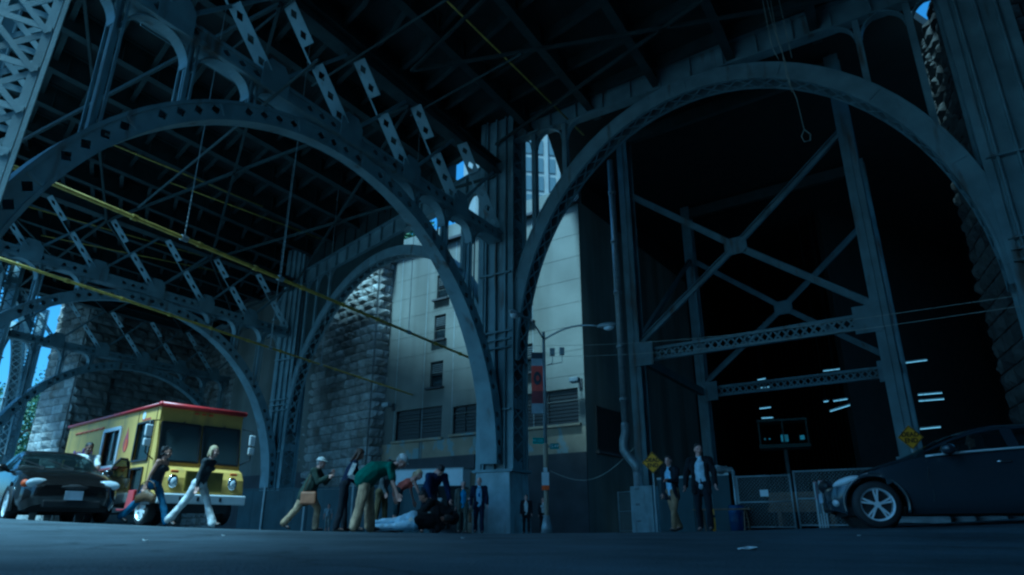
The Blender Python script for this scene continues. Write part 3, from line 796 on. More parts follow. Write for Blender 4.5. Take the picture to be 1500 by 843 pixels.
for k in range(2):
    P = FL + OFF * k; Q = FR + OFF * k
    steel_col(P, 28.2); steel_col(Q, 28.2)
    lat_strut(P, Q, zs); zt = .5 * (at(932, 283, 28 * FS)[2] + at(1228, 188, 22.5 * FS)[2])
    m = MB(); m.bar(P + Z * 27.6, Q + Z * 27.6, .9, .4, Z); m.build('top_strut', M['steel_dark'], st)
    K = FS; mid = (P + Q) / 2 + Z * ((zs + zt) / 2 + .05)
    for a, b in ((P + Z * (zs + .55 * K) + fd * .3, Q + Z * (zt - .3) - fd * .3), (Q + Z * (zs + .55 * K) - fd * .3, P + Z * (zt - .3) + fd * .3)):
        for s in (-1, 1):
            e = a if s < 0 else b; u = (mid - e).normalized()
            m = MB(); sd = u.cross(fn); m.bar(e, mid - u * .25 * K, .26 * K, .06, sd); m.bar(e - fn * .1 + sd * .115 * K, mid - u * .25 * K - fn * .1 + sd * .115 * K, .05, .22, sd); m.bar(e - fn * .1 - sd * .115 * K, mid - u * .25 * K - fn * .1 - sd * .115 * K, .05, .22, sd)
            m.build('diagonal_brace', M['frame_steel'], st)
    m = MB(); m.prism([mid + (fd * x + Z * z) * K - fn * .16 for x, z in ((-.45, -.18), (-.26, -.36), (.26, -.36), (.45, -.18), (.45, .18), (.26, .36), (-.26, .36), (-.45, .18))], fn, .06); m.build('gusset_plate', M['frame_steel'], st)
for P in (FL, FR):
    m = MB(); m.bar(P + Z * zs, P + OFF + Z * zs, .6, .35, Z); m.bar(P + Z * (zs + .8), P + OFF + Z * zt, .3, .3, Z); m.build('side_strut', M['steel_dark'], st)

# drainpipe clipped to the left column
dp = thing('drainpipe', 'fat grey drainpipe with two elbows running down the left steel column', 'drainpipe')
K = FS; x0 = FL - fd * .62 * K - fn * .25 * K; g = gz(FL.x, FL.y)
X = lambda q, z: x0 + fd * q * K + Z * (g + z * K)
m = MB(); m.tube([x0 + Z * 26, X(0, 4.2)], .15 * K, 12); m.build('upper_pipe', M['grey'], dp, True)
m = MB(); m.tube([X(0, 4.3), X(0, 3.9), X(-.10, 3.6), X(-.12, 3.2), X(.1, 2.9), X(.38, 2.55), X(.45, 2.2)], [.18 * K, .19 * K] + [.2 * K] * 5, 12); m.build('elbow', M['grey'], dp, True)
m = MB(); m.tube([X(.45, 2.3), X(.45, .05)], .21 * K, 14); m.build('lower_pipe', M['grey'], dp, True)
m = MB()
for z in (5.2, 7.5, 10, 12.5, 15): m.tube([X(0, z), X(0, z + .14)], .19 * K, 12)
for z in (.4, 1.0, 1.6): m.tube([X(.45, z), X(.45, z + .1)], .25 * K, 14)
m.build('pipe_collar', M['grey'], dp, True)

# control cabin glimpsed inside the shed
cb = thing('control_cabin', 'dim green raised cabin with small lights inside the dark shed', 'cabin', at(1150, 655, 46))
cd = azd(112)
m = MB(); cg = V((0, 0, 0)); m.box(cg, (3.2, 1.6, .25), (cd, cd.cross(Z), Z)); m.box(cg + Z * 1.7, (3.2, 1.6, .15), (cd, cd.cross(Z), Z))
for s in (-1.5, 0, 1.5): m.box(cg + cd * s + Z * .85, (.1, 1.5, 1.6), (cd, cd.cross(Z), Z))
M['cabin'] = mat('green_cabin', (.010, .026, .018), .6); m.build('frame', M['cabin'], cb)
m = MB(); m.tube([cg - Z * .1, cg - Z * 5.2], .12, 8); m.build('post', M['steel_dark'], cb)
M['panel_glow'] = emis('small_panel_light', (.45, .75, .8), .025)
for x, s in ((.05, .45), (1.15, .28), (-1.2, .1), (-.9, .1)):
    m = MB(); m.box(cg + cd * x + Z * .55 - cd.cross(Z) * -.2, (s, .1, s), (cd, cd.cross(Z), Z)); m.build('lit_panel', M['panel_glow'], cb)

# ------------------------------------------------------------------ hoarding and trailer behind the crowd
hp = [gp(345, 47), gp(470, 43), gp(575, 40), gp(642, 38)]
ho = thing('hoarding', 'long dark painted plywood hoarding behind the crowd', 'hoarding')
m = MB()
for a, b in zip(hp, hp[1:]):
    l = (b - a).length; n = max(1, int(l / 1.22)); d = (b - a) / l; nr = d.cross(Z)
    for k in range(n):
        p = a + d * (l * (k + .5) / n); h = 2.55 + random.uniform(-.03, .03)
        m.box(V((p.x, p.y, gz(p.x, p.y) + h / 2 - .1)) + nr * random.uniform(-.01, .01), (l / n - .02, .05, h), (d, nr, Z))
    m.bar(a + Z * 2.52 - nr * .05, b + Z * 2.52 - nr * .05, .1, .06, Z)
m.build('plywood_panel', M['hoard'], ho)
for u, Y in ((405, 44.5), (450, 43), (548, 40), (570, 39.6)):
    pass
m = MB()
for f in (.15, .38, .62, .83):
    p = hp[0].lerp(hp[3], f); q = p + (hp[0] - hp[3]).cross(Z).normalized() * .08; q = q if q.y < p.y else p * 2 - q
    m.bar(V((q.x, q.y, gz(p.x, p.y) - .1)), V((q.x, q.y, gz(p.x, p.y) + 2.7)), .09, .06, V((1, 0, 0)))
m.build_each('post', M['grey'], ho)
dkb = thing('dumpster', 'black steel dumpster standing behind the kneeling people', 'dumpster', gp(652, 36.5), az=100)
m = MB(); m.hexa([V((x, y, z)) for x, y, z in ((-.75, -.7, .15), (.75, -.7, .15), (.75, .7, .15), (-.75, .7, .15), (-.95, -.8, 2.2), (.95, -.8, 2.2), (.95, .8, 2.2), (-.95, .8, 2.2))])
for k in range(4): m.box((-.8 + .53 * k, -.8, 1.2), (.1, .16, 1.9))
m.build('body', M['dark'], dkb)
m = MB(); m.box((0, 0, 2.26), (2.0, 1.7, .08)); m.build('lid', M['black'], dkb, bevel=.02)
m = MB()
for x in (-.6, .6):
    for y in (-.5, .5): m.tube([V((x, y - .05, .09)), V((x, y + .05, .09))], .09, 10)
m.build('caster', M['black'], dkb)
tl = gp(572, 49); tr = gp(676, 46.5); td = (tr - tl); tl_len = td.length; td.normalize(); tn = td.cross(Z); tn = tn if tn.y > 0 else -tn
tr_ = thing('box_trailer', 'white box trailer parked behind the hoarding along the concrete wall', 'trailer')
c = (tl + tr) / 2 + tn * 1.25
m = MB(); m.box(c + Z * 2.85, (tl_len, 2.5, 2.5), (td, tn, Z)); m.build('box', M['white'], tr_, bevel=.04)
m = MB(); m.box(c + Z * 4.14, (tl_len + .06, 2.56, .08), (td, tn, Z)); m.box(c + Z * 1.55, (tl_len + .06, 2.56, .14), (td, tn, Z)); m.build('edge_rail', M['grey'], tr_)
m = MB(); m.bar(c - td * tl_len * .45 + Z * 1.35, c + td * tl_len * .45 + Z * 1.35, .25, 1.0, Z); m.build('chassis', M['dark'], tr_)
for sx in (-.35, -.2, .35):
    for sy in (-1, 1):
        m = MB(); p = c + td * tl_len * sx + tn * sy * 1.0 + Z * (.5 + gz(c.x, c.y)); m.tube([p - tn * .13, p + tn * .13], .5, 20); m.build('wheel', M['black'], tr_)
dr = gp(686, 47.5)
tdoor = thing('panel_door', 'tan panel door leaning beside the trailer near the central pedestal', 'door')
m = MB(); m.box(dr + Z * 2.0, (.95, .1, 3.9), (td, tn, Z)); m.build('leaf', M['concrete_low'], tdoor)
m = MB(); m.box(dr + td * .35 - tn * .08 + Z * 1.2, (.06, .08, .3), (td, tn, Z)); m.build('handle', M['grey'], tdoor)

# ------------------------------------------------------------------ yellow pipes slung under the deck
def pipe(u0, v0, u1, v1, z, r, label, wall=True, hang=(), ext0=0.0, group='yellow pipes slung under the viaduct'):
    if wall:
        s, z = onwall(u1, v1); b = W(s, z, -.05)
    else: b = at(u1, v1, (z - CAMZ) / ray(u1, v1)[1])
    Ya = (z - CAMZ) / ray(u0, v0)[1]; a = at(u0, v0, Ya)
    o = thing('overhead_pipe', label, 'pipe', a, group=group)
    d = (b - a); L = d.length; u = d / L
    m = MB(); m.tube([-u * ext0, d], r, 10); m.build('pipe_run', M['yellow_pipe'], o, True)
    m = MB()
    for k in range(1, int(L / 3.0)): m.tube([u * (3.0 * k), u * (3.0 * k + .2)], r * 1.45, 10)
    if r > .055: m.build_each('coupling', M['yellow_pipe'], o)
    for (hu, hv) in hang:
        # point of the pipe nearest the pixel column
        best = min(range(200), key=lambda k: abs((a + d * k / 200).x / (a + d * k / 200).y - ray(hu, hv)[0]))
        p = d * best / 200
        m = MB(); m.tube([p, p + Z * (26.5 - a.z)], .02, 5)
        for k in range(9): m.ell(p + Z * (.35 + .2 * k), (.035, .035, .06), nu=6, nv=4)
        m.tube([p - u * .15, p + u * .15], r * 1.5, 10); m.build('hanger', M['grey'], o)
pipe(75, 268, 766, 557, 10, .085, 'thick yellow overhead pipe crossing above the food truck toward the central column', True, [(281, 300), (414, 380), (600, 470)], 8)
pipe(0, 379, 605, 579, 10, .07, 'lower yellow overhead pipe ending at concrete wall left of window', True, [(395, 510), (470, 530)], 8)
for (u0, v0, u1, v1, zz) in ((160, 210, 385, 303, 25.0), (390, 135, 640, 290, 25.0), (645, -8, 855, 198, 25.2), (250, 268, 470, 350, 25.0), (60, 345, 330, 400, 25.0), (30, 300, 330, 385, 25.0)):
    pipe(u0, v0, u1, v1, zz, .05, 'thin yellow conduit high under the viaduct deck', False, group='thin yellow conduits under the deck')

# ------------------------------------------------------------------ street lamp with banner
lp = gp(801, 29.0)
lamp = thing('street_lamp', 'tall twin arm street lamp on a slim pole beside the central pedestal', 'street lamp', lp)
ca = azd(95)
top = at(800, 498, 29.0).z - lp.z
m = MB(); m.tube([V((0, 0, 0)), V((0, 0, .5)), V((0, 0, 3.6))], [.13, .1, .1], 12); m.build('pole_base', M['concrete_low'], lamp, True)
m = MB(); m.tube([V((0, 0, 3.6)), V((0, 0, top + .35))], [.085, .065], 12); m.build('pole', M['grey'], lamp, True)
m = MB(); m.tube([V((0, 0, 0)), V((0, 0, .25)), V((0, 0, .7))], [.24, .22, .12], 12); m.build('foot', M['grey'], lamp, True)
def arm(u, v, Y):
    e = at(u, v, Y) - lp; s = V((0, 0, top))
    pts = [s.lerp(e, t) + Z * .28 * math.sin(math.pi * t) for t in [k / 8 for k in range(9)]]
    m = MB(); m.tube(pts, .04, 8); a_ = m.build('arm', M['grey'], lamp, True)
    dr_ = (pts[-1] - pts[-2]); dr_.z = 0; dr_.normalize(); sd = dr_.cross(Z)
    m = MB(); m.ell(e + dr_ * .3, (.46, .17, .13), (dr_, sd, Z), 14, 9); m.build('lamp_head', M['grey'], a_, True)
    m = MB(); m.ell(e + dr_ * .38 - Z * .1, (.24, .14, .14), (dr_, sd, Z), 12, 8); m.build('lens', M['white'], a_, True)
arm(879, 478, 28.0); arm(760, 462, 27.2)
bn = thing('street_banner', 'red and grey vertical banner with a dark round emblem hung on the street lamp', 'banner', at(787, 560, 28.9))
bt, bb = at(787, 517, 28.9).z - bn.location.z, at(787, 606, 28.9).z - bn.location.z
bu = (azd(88)); bw = .5
def bpiece(z0, z1, mt, nm, o=0, w=bw):
    m = MB(); n = 8
    for k in range(n):
        a, b = z0 + (z1 - z0) * k / n, z0 + (z1 - z0) * (k + 1) / n
        ya, yb = .03 * math.sin(a * 3), .03 * math.sin(b * 3)
        m.hexa([bu * -w / 2 + Z * a + V((0, ya - o, 0)), bu * w / 2 + Z * a + V((0, ya - o, 0)), bu * w / 2 + Z * b + V((0, yb - o, 0)), bu * -w / 2 + Z * b + V((0, yb - o, 0))] + [x + V((0, .01, 0)) for x in (bu * -w / 2 + Z * a + V((0, ya - o, 0)), bu * w / 2 + Z * a + V((0, ya - o, 0)), bu * w / 2 + Z * b + V((0, yb - o, 0)), bu * -w / 2 + Z * b + V((0, yb - o, 0)))])
    return m.build(nm, mt, bn)
hgt = bt - bb
M['ban_red'] = mat('banner_red', (.42, .08, .06), .7, 0, .1); M['ban_dark'] = mat('banner_dark', (.04, .045, .06), .7); M['ban_grey'] = mat('banner_grey', (.35, .38, .42), .7)
bpiece(bt - hgt * .1, bt, M['ban_dark'], 'top_band'); bpiece(bt - hgt * .22, bt - hgt * .1, M['ban_grey'], 'grey_band'); bpiece(bb + hgt * .36, bt - hgt * .22, M['ban_red'], 'cloth'); bpiece(bb + hgt * .16, bb + hgt * .36, mat('banner_maroon', (.14, .04, .05), .7), 'maroon_band'); bpiece(bb, bb + hgt * .16, M['ban_grey'], 'foot_band')
m = MB(); ez = bt - hgt * .43
m.prism([bu * (.17 * math.cos(t)) + Z * (ez + .3 * math.sin(t)) + V((0, -.05 + .03 * math.sin(ez * 3), 0)) for t in [2 * math.pi * k / 20 for k in range(20)]], V((0, 1, 0)), .01); m.build('emblem', M['ban_dark'], bn)
m = MB(); m.prism([bu * (.02 + .07 * math.cos(t)) + Z * (ez + .12 * math.sin(t)) + V((0, -.065 + .03 * math.sin(ez * 3), 0)) for t in [2 * math.pi * k / 16 for k in range(16)]], V((0, 1, 0)), .01); m.build('emblem_mark', M['ban_red'], bn)
m = MB()
for z in (bt, bb): m.tube([bu * -.26 + Z * z, bu * .46 + Z * z], .015, 6)
m.build_each('bracket', M['grey'], bn)
for i, (u, v, t, q, lbl) in enumerate(((791, 646, 'W 125 ST', 84, 'teal street name sign on the lamp post, the higher of two'), (812, 654, '12 AV', 110, 'dark green street name sign on the lamp post, the lower of two'))):
    p = at(u, v, 28.95); o = thing('street_sign', lbl, 'sign', p, az=q)
    m = MB(); m.box((0, 0, 0), (.62 if i == 0 else .4, .02, .24)); m.build('plate', M['teal'] if i == 0 else mat('dark_green_sign', (.01, .1, .09), .5), o)
    text_mesh(t, .15, .002, M['white'], 'lettering', o, Matrix.Translation((0, -.014, 0)) @ Matrix.Rotation(R(90), 4, 'X'))
    m = MB(); s_ = 1 if i == 0 else -1; m.tube([V((s_ * (.3 if i == 0 else .2), 0, 0)), V((s_ * (.34 if i == 0 else .3), .0, 0))], .03, 6); m.build('bracket', M['grey'], o)
p = at(799, 706, 28.85); o = thing('parking_sign', 'white parking sign with orange bottom band on the lamp post', 'sign', p, az=86)
m = MB(); m.box((0, 0, .12), (.3, .02, .52)); m.build('plate', M['white'], o)
m = MB(); m.box((0, 0, -.24), (.3, .02, .18)); m.build('orange_band', M['orange'], o)
m = MB(); m.box((0, .0, .48), (.16, .02, .18)); m.build('small_plate', M['white'], o)
for i, (u, v) in enumerate(((809, 516), (823, 515))):
    p = at(u, v, 28.9); o = thing('signal_box', 'grey box on lamp post beside the banner, ' + ('nearer the pole' if i == 0 else 'farther from the pole'), 'box', p)
    m = MB(); m.box((0, 0, 0), (.22, .16, .34)); m.build('case', M['grey'], o, bevel=.02)
    m = MB(); m.tube([V((0, 0, -.17)), V((0, 0, -.5)), V((-.28 if i == 0 else -.62, 0, -.62))], .018, 6); m.build('bracket', M['grey'], o)

# ------------------------------------------------------------------ DEAD END signs
def dead_end(u, v, Y, az, s, label):
    p = at(u, v, Y); g = gz(p.x, p.y)
    o = thing('warning_sign', label, 'sign', p, az=az + 90)
    m = MB(); k = s / math.sqrt(2); m.prism([V((x * k, 0, z * k)) for x, z in ((0, -1), (1, 0), (0, 1), (-1, 0))], V((0, 1, 0)), .01); m.build('plate', M['sign_y'], o)
    m = MB()
    for a, b in (((0, -1), (1, 0)), ((1, 0), (0, 1)), ((0, 1), (-1, 0)), ((-1, 0), (0, -1))):
        m.bar(V((a[0] * k * .93, -.004, a[1] * k * .93)), V((b[0] * k * .93, -.004, b[1] * k * .93)), .02, .004, V((-(b[1] - a[1]), 0, b[0] - a[0])))
    m.build('border', M['blackink'], o)
    for t, z in (('DEAD', .12), ('END', -.14)):
        text_mesh(t, .27 * s / .75, .002, M['blackink'], 'lettering', o, Matrix.Translation((0, -.006, z * s / .75)) @ Matrix.Rotation(R(90), 4, 'X'), .006)
    m = MB(); m.tube([V((0, .05, k * .9)), V((0, .05, g - p.z - .05))], .03, 8); m.build('post', M['grey'], o)
dead_end(956, 678, 24.0, 8, .52, 'yellow diamond DEAD END sign beside the drainpipe')
dead_end(1334, 641, 20.8, 10, .52, 'yellow diamond DEAD END sign behind the dark hatchback')
# ------------------------------------------------------------------ people
def capsule(m, p0, p1, r0, r1, side=None):
    """tapered capsule; r = (side radius, front radius) or number"""
    p0, p1 = V(p0), V(p1); ax = (p1 - p0)
    if ax.length < 1e-5: ax = V((0, 0, 1e-4)); p1 = p0 + ax
    L = ax.length; t = ax / L
    sd = V(side) if side is not None else V((0, 1, 0)); sd = sd - t * sd.dot(t)
    if sd.length < 1e-4: sd = t.orthogonal()
    sd.normalize(); fr = t.cross(sd)
    r0 = r0 if isinstance(r0, tuple) else (r0, r0); r1 = r1 if isinstance(r1, tuple) else (r1, r1)
    seg = 12; rings = []
    for k in range(1, 4): a = math.pi / 2 * k / 3; rings.append((p0 - t * math.cos(a) * min(r0), r0[0] * math.sin(a), r0[1] * math.sin(a)))
    for k in (1, 2, 3): f = k / 4; rings.append((p0 + ax * f, r0[0] + (r1[0] - r0[0]) * f, r0[1] + (r1[1] - r0[1]) * f))
    for k in range(3): a = math.pi / 2 * k / 3; rings.append((p1 + t * math.sin(a) * min(r1), r1[0] * math.cos(a), r1[1] * math.cos(a)))
    vs = [p0 - t * min(r0)]; fs = []
    for c, a, b in rings:
        for i in range(seg): q = 2 * math.pi * i / seg; vs.append(c + sd * a * math.cos(q) + fr * b * math.sin(q))
    vs.append(p1 + t * min(r1)); n = len(rings); e = len(vs) - 1
    for i in range(seg):
        j = (i + 1) % seg; fs.append((0, 1 + j, 1 + i)); fs.append((e, 1 + (n - 1) * seg + i, 1 + (n - 1) * seg + j))
        for k in range(n - 1): fs.append((1 + k * seg + i, 1 + k * seg + j, 1 + (k + 1) * seg + j, 1 + (k + 1) * seg + i))
    m.add(vs, fs)
def remeshed(m, vox, smooth=3, fold=0.0, fs=9.0):
    me = bpy.data.meshes.new('tmp'); me.from_pydata(m.v, [], m.f)
    bm = bmesh.new(); bm.from_mesh(me); bmesh.ops.recalc_face_normals(bm, faces=bm.faces); bm.to_mesh(me); bm.free()
    o = bpy.data.objects.new('tmp', me); col.objects.link(o)
    r = o.modifiers.new('r', 'REMESH'); r.mode = 'VOXEL'; r.voxel_size = vox; r.use_smooth_shade = True
    if smooth: s = o.modifiers.new('s', 'SMOOTH'); s.factor = .5; s.iterations = smooth
    out = baked(o); bpy.data.objects.remove(o); bpy.data.meshes.remove(me)
    if fold:
        ns = [v.normal.copy() for v in out.vertices]; ph = random.uniform(0, 50)
        for v, n in zip(out.vertices, ns):
            q = v.co; w = noise.noise(V((q.x * fs + ph, q.y * fs, q.z * fs * .55))) + .6 * noise.noise(V((q.x * fs * 2.1, q.y * fs * 2.1 + ph, q.z * fs * 1.2)))
            v.co = q + n * fold * w
    out.polygons.foreach_set('use_smooth', [True] * len(out.polygons))
    return out
def merge(meshes, mats_idx, mats):
    """several meshes -> one mesh with material slots"""
    bm = bmesh.new()
    for me, mi in zip(meshes, mats_idx):
        n0 = len(bm.faces); bm.from_mesh(me); bm.faces.ensure_lookup_table()
        for f in bm.faces[n0:]: f.material_index = mi; f.smooth = True
    me = bpy.data.meshes.new('body'); bm.to_mesh(me); bm.free()
    for x in mats: me.materials.append(x)
    return me
def mb_mesh(m):
    me = bpy.data.meshes.new('tmp'); me.from_pydata(m.v, [], m.f)
    bm = bmesh.new(); bm.from_mesh(me); bmesh.ops.recalc_face_normals(bm, faces=bm.faces); bm.to_mesh(me); bm.free()
    return me
# one relaxed hand, +x to the finger tips, thumb on +y side, palm facing -z
def make_hand():
    m = MB()
    capsule(m, (0, -.016, 0), (.075, -.022, 0), (.026, .016), (.026, .013), (0, 1, 0)); capsule(m, (0, .012, 0), (.078, .018, 0), (.022, .016), (.022, .013), (0, 1, 0))
    for y, l in ((.028, .070), (.009, .078), (-.011, .073), (-.029, .056)):
        p = V((.085, y, 0)); a = 0
        for k, f in enumerate((.45, .32, .23)):
            a += (.35, .5, .4)[k]; q = p + V((math.cos(a), 0, -math.sin(a))) * l * f; capsule(m, p, q, .0095 - .001 * k, .009 - .001 * k); p = q
    p = V((.02, .03, -.004)); 
    for d, r in ((V((.030, .024, -.010)), .0125), (V((.030, .006, -.012)), .010)): capsule(m, p, p + d, r, r * .9); p = p + d
    return remeshed(m, .0055, 1)
HAND = make_hand()
def make_head():
    m = MB()
    m.ell((0, 0, .035), (.096, .077, .095), nu=20, nv=14); m.ell((.022, 0, -.045), (.068, .058, .072), nu=16, nv=10)
    m.ell((.060, 0, -.092), (.026, .030, .022)); capsule(m, (-.02, 0, -.06), (-.035, 0, -.16), (.054, .056), (.056, .058))
    m.ell((.083, 0, .022), (.016, .058, .012)); capsule(m, (.090, 0, .012), (.110, 0, -.026), .010, .015); capsule(m, (.098, .012, -.03), (.098, -.012, -.03), .009, .009)
    for s in (-1, 1): m.ell((.064, s * .042, -.03), (.026, .022, .022)); m.ell((-.008, s * .080, -.008), (.018, .009, .032))
    return remeshed(m, .0085, 1)
HEAD = make_head()
def head_details():
    a = MB()
    for s in (-1, 1): a.ell((.0835, s * .032, .006), (.009, .014, .0075), nu=10, nv=6)
    b = MB(); b.ell((.088, 0, -.062), (.009, .024, .0075), nu=10, nv=6)
    c = MB()
    for s in (-1, 1): c.ell((.091, s * .034, .027), (.006, .021, .0045), nu=10, nv=6)
    return mb_mesh(a), mb_mesh(b), mb_mesh(c)
EYES, LIPS, BROWS = head_details()
def fabric(name, c, var=.30, rough=.88): return mat(name, c, rough, 0, var, 7, .3, 60, spec=.2)
SK = [mat('skin_light', (.50, .32, .25), .5, 0, .06, 8), mat('skin_tan', (.38, .22, .15), .5, 0, .06, 8), mat('skin_dark', (.16, .085, .055), .5, 0, .06, 8)]
EYE = mat('eye', (.05, .045, .04), .2); LIP = mat('lips', (.35, .13, .11), .5, 0, .05); 
HAIR = {k: mat('hair_' + k, c, .5, 0, .35, 30, .4, 120) for k, c in dict(black=(.015, .012, .011), brown=(.06, .035, .02), blonde=(.52, .42, .24), grey=(.35, .34, .33)).items()}
SHOE = mat('dark_shoe_leather', (.025, .02, .018), .45)

def person(label, loc, az, H=1.75, sex='m', lean=4, legs=((18, 8, 2), (-18, 12, 2)), arms=((10, 8, 15), (-10, 8, 15)), head=(0, 0), skin=0,
           hair=('black', 'short'), top=None, sleeves='long', jacket=None, open_front=True, trousers=None, flare=.0, short_legs=False, cap=None, shoes=SHOE, skirt_len=0, lie=None, sit=None, fat=0.0, tie=None, group=None, bend=0, jl=.16, tw=1.0):
    k = H / 1.75
    o = thing('person', label, 'person', loc, az, group)
    f = k * (.93 if sex == 'f' else 1.0); shw = (.160 if sex == 'f' else .195) * k; hw = (.092 if sex == 'f' else .088) * k
    TH_, SH_, FT = .435 * k, .42 * k, .075 * k
    def dr(a, ab, s): a = R(a); ab = R(ab); return V((math.sin(a) * math.cos(ab), s * math.sin(ab), -math.cos(a) * math.cos(ab)))
    pel = V((0, 0, 0)); J = {}
    for s, (a, b, ab), n in ((1, legs[0], 'L'), (-1, legs[1], 'R')):
        h = V((0, s * hw, 0)); kn = h + dr(a, ab, s) * TH_; an = kn + dr(a - b, ab * .3, s) * SH_
        fa = R(max(-60, min(60, (a - b) * .55))) if (a - b) < 0 else R((a - b) * .5)
        fd_ = V((math.cos(fa), s * .12, math.sin(fa) if (a - b) > 0 else math.sin(fa)))
        J[n] = (h, kn, an, fd_)
    # torso with an extra bend half way up
    l1, l2 = R(lean), R(lean + bend)
    u1 = V((math.sin(l1), 0, math.cos(l1))); u2 = V((math.sin(l2), 0, math.cos(l2)))
    waist = pel + u1 * .16 * k; chest = waist + u2 * .20 * k; neck = chest + u2 * .17 * k
    lh = R(lean + bend) * .55; hp, hy = head; ha = lh - R(hp)
    un = V((math.sin(l2 * .8), 0, math.cos(l2 * .8)))
    hc = neck + un * .155 * k + V((.02 * k, 0, 0)) * math.cos(l2)
    Hm = Matrix.Translation(hc) @ Matrix.Rotation(R(hy), 4, 'Z') @ Matrix.Rotation(ha, 4, 'Y') @ Matrix.Scale(k * (1.0 if sex == 'm' else .96), 4)
    A = {}
    for s, (a, ab, e), n in ((1, arms[0], 'L'), (-1, arms[1], 'R')):
        sh = chest + u2 * .115 * k + V((0, s * shw, 0)); el = sh + dr(a, ab, s) * .29 * k
        wr = el + dr(a + e, ab * .2 - (12 if e > 60 else 0), s) * .25 * k
        A[n] = (sh, el, wr)
    # ---- body
    m = MB(); c = capsule; F = 1 + fat
    c(m, J['L'][0], J['R'][0], .10 * f, .10 * f, (1, 0, 0)); c(m, pel, waist, (.145 * f * F, .10 * f * F), (.132 * f * F, .095 * f * F)); c(m, waist, chest, (.132 * f * F, .098 * f * F), (.155 * f, .112 * f))
    c(m, chest, chest + u2 * .10 * k, (.155 * f, .112 * f), (.13 * f, .085 * f)); c(m, A['L'][0], A['R'][0], .062 * f, .062 * f, (1, 0, 0)); c(m, neck - u2 * .05 * k, hc - un * .04 * k, .058 * f, .05 * f)
    if sex == 'f':
        for s in (-1, 1): m.ell(chest + V((0, s * .07 * k, 0)) + V((math.cos(l2), 0, -math.sin(l2))) * .09 * k, (.055 * k, .06 * k, .055 * k))
    for n in 'LR':
        h, kn, an, fd_ = J[n]; c(m, h, kn, .084 * f, .056 * f); c(m, kn, an, .054 * f, .036 * f); cf = kn.lerp(an, .28) - V((.015 * k, 0, 0)); c(m, cf, cf.lerp(an, .3), .045 * f, .04 * f)
        c(m, an - V((0, 0, .03 * k)), an + fd_.normalized() * .15 * k - V((0, 0, .05 * k)), .036 * k, .03 * k)
        s_, e_, w_ = A[n]; c(m, s_, e_, .050 * f, .039 * f); c(m, e_, w_, .038 * f, .026 * f)
    bm_ = remeshed(m, .017, 2)
    parts = [bm_]; idx = [0]
    hd = HEAD.copy(); hd.transform(Hm); parts.append(hd); idx.append(0)
    for me, i in ((EYES, 1), (LIPS, 2), (BROWS, 3)):
        x = me.copy(); x.transform(Hm); parts.append(x); idx.append(i)
    for n, s in (('L', 1), ('R', -1)):
        _, e_, w_ = A[n]; x = (w_ - e_).normalized(); th = V((1, 0, .3)); th = (th - x * th.dot(x)).normalized(); zz = x.cross(th)
        mt = Matrix((x, th, zz)).transposed().to_4x4()
        if s < 0: mt = mt @ Matrix.Scale(-1, 4, (0, 0, 1))
        hm = HAND.copy(); hm.transform(Matrix.Translation(w_ - x * .01) @ mt @ Matrix.Scale(k, 4))
        if s < 0: hm.flip_normals()
        parts.append(hm); idx.append(0)
    hmt = HAIR[hair[0]]
    pieces = [('body', merge(parts, idx, [SK[skin], EYE, LIP, hmt]))]
    # ---- clothes
    def piece(nm, mb, mt, vox=.016, fold=.015, sm=2, fsc=8.0):
        me = remeshed(mb, vox, sm, fold, fsc); me.materials.append(mt); pieces.append((nm, me))
    if trousers:
        m = MB(); c(m, J['L'][0], J['R'][0], .117 * f, .117 * f, (1, 0, 0)); c(m, pel, pel + u1 * .10 * k, (.156 * f * F, .114 * f * F), (.142 * f * F, .104 * f * F))
        for n in 'LR':
            h, kn, an, _ = J[n]; c(m, h, kn, .104 * f * tw, .076 * f * tw)
            if short_legs: e_ = kn.lerp(an, .55); c(m, kn, e_, .068 * f, .056 * f)
            else: c(m, kn, an - V((0, 0, .01 * k)), .073 * f * tw, (.066 + flare) * f)
        piece('trousers', m, trousers)
    m = MB()
    for n in 'LR':
        an, fd_ = J[n][2], J[n][3].normalized()
        c(m, an - V((0, 0, .04 * k)), an - V((0, 0, .05 * k)) - fd_ * .03 * k, .043 * k, .042 * k); c(m, an - V((0, 0, .045 * k)), an + fd_ * .16 * k - V((0, 0, .052 * k)), (.043 * k, .04 * k), (.042 * k, .026 * k))
    piece('shoes', m, shoes, .012, 0, 1)
    if top:
        m = MB(); hem = pel - u1 * (.02 if jacket or fat == 0 else .05) * k
        q_ = .030 if fat and not jacket else 0
        c(m, hem, waist, (.160 * f * F + q_, .118 * f * F + q_), (.152 * f * F + q_, .117 * f * F + q_)); c(m, waist, chest, (.152 * f * F + q_, .117 * f * F + q_), (.172 * f, .130 * f))
        if sleeves == 'none':
            c(m, chest, chest + u2 * .07 * k, (.160 * f, .122 * f), (.105 * f, .085 * f))
            for s in (-1, 1): c(m, chest + u2 * .05 * k + V((0, s * .09 * k, 0)), chest + u2 * .15 * k + V((0, s * .10 * k, 0)), .05 * f, .04 * f)
        else:
            c(m, chest, chest + u2 * .10 * k, (.170 * f, .128 * f), ((.09 if jacket else .14) * f, .10 * f))
            if not jacket: c(m, A['L'][0], A['R'][0], .076 * f, .076 * f, (1, 0, 0))
            c(m, neck - u2 * .05 * k, neck + un * .0, .07 * f, .064 * f)
            for n in 'LR':
                s_, e_, w_ = A[n]
                if sleeves == 'short': c(m, s_, s_.lerp(e_, .75), .070 * f, .068 * f)
                elif not jacket: c(m, s_, e_, .066 * f, .054 * f); c(m, e_, e_.lerp(w_, .92), .053 * f, .042 * f)
        if sex == 'f':
            for s in (-1, 1): m.ell(chest + V((0, s * .07 * k, 0)) + V((math.cos(l2), 0, -math.sin(l2))) * .09 * k, (.068 * k, .072 * k, .066 * k))
        piece('shirt', m, top)
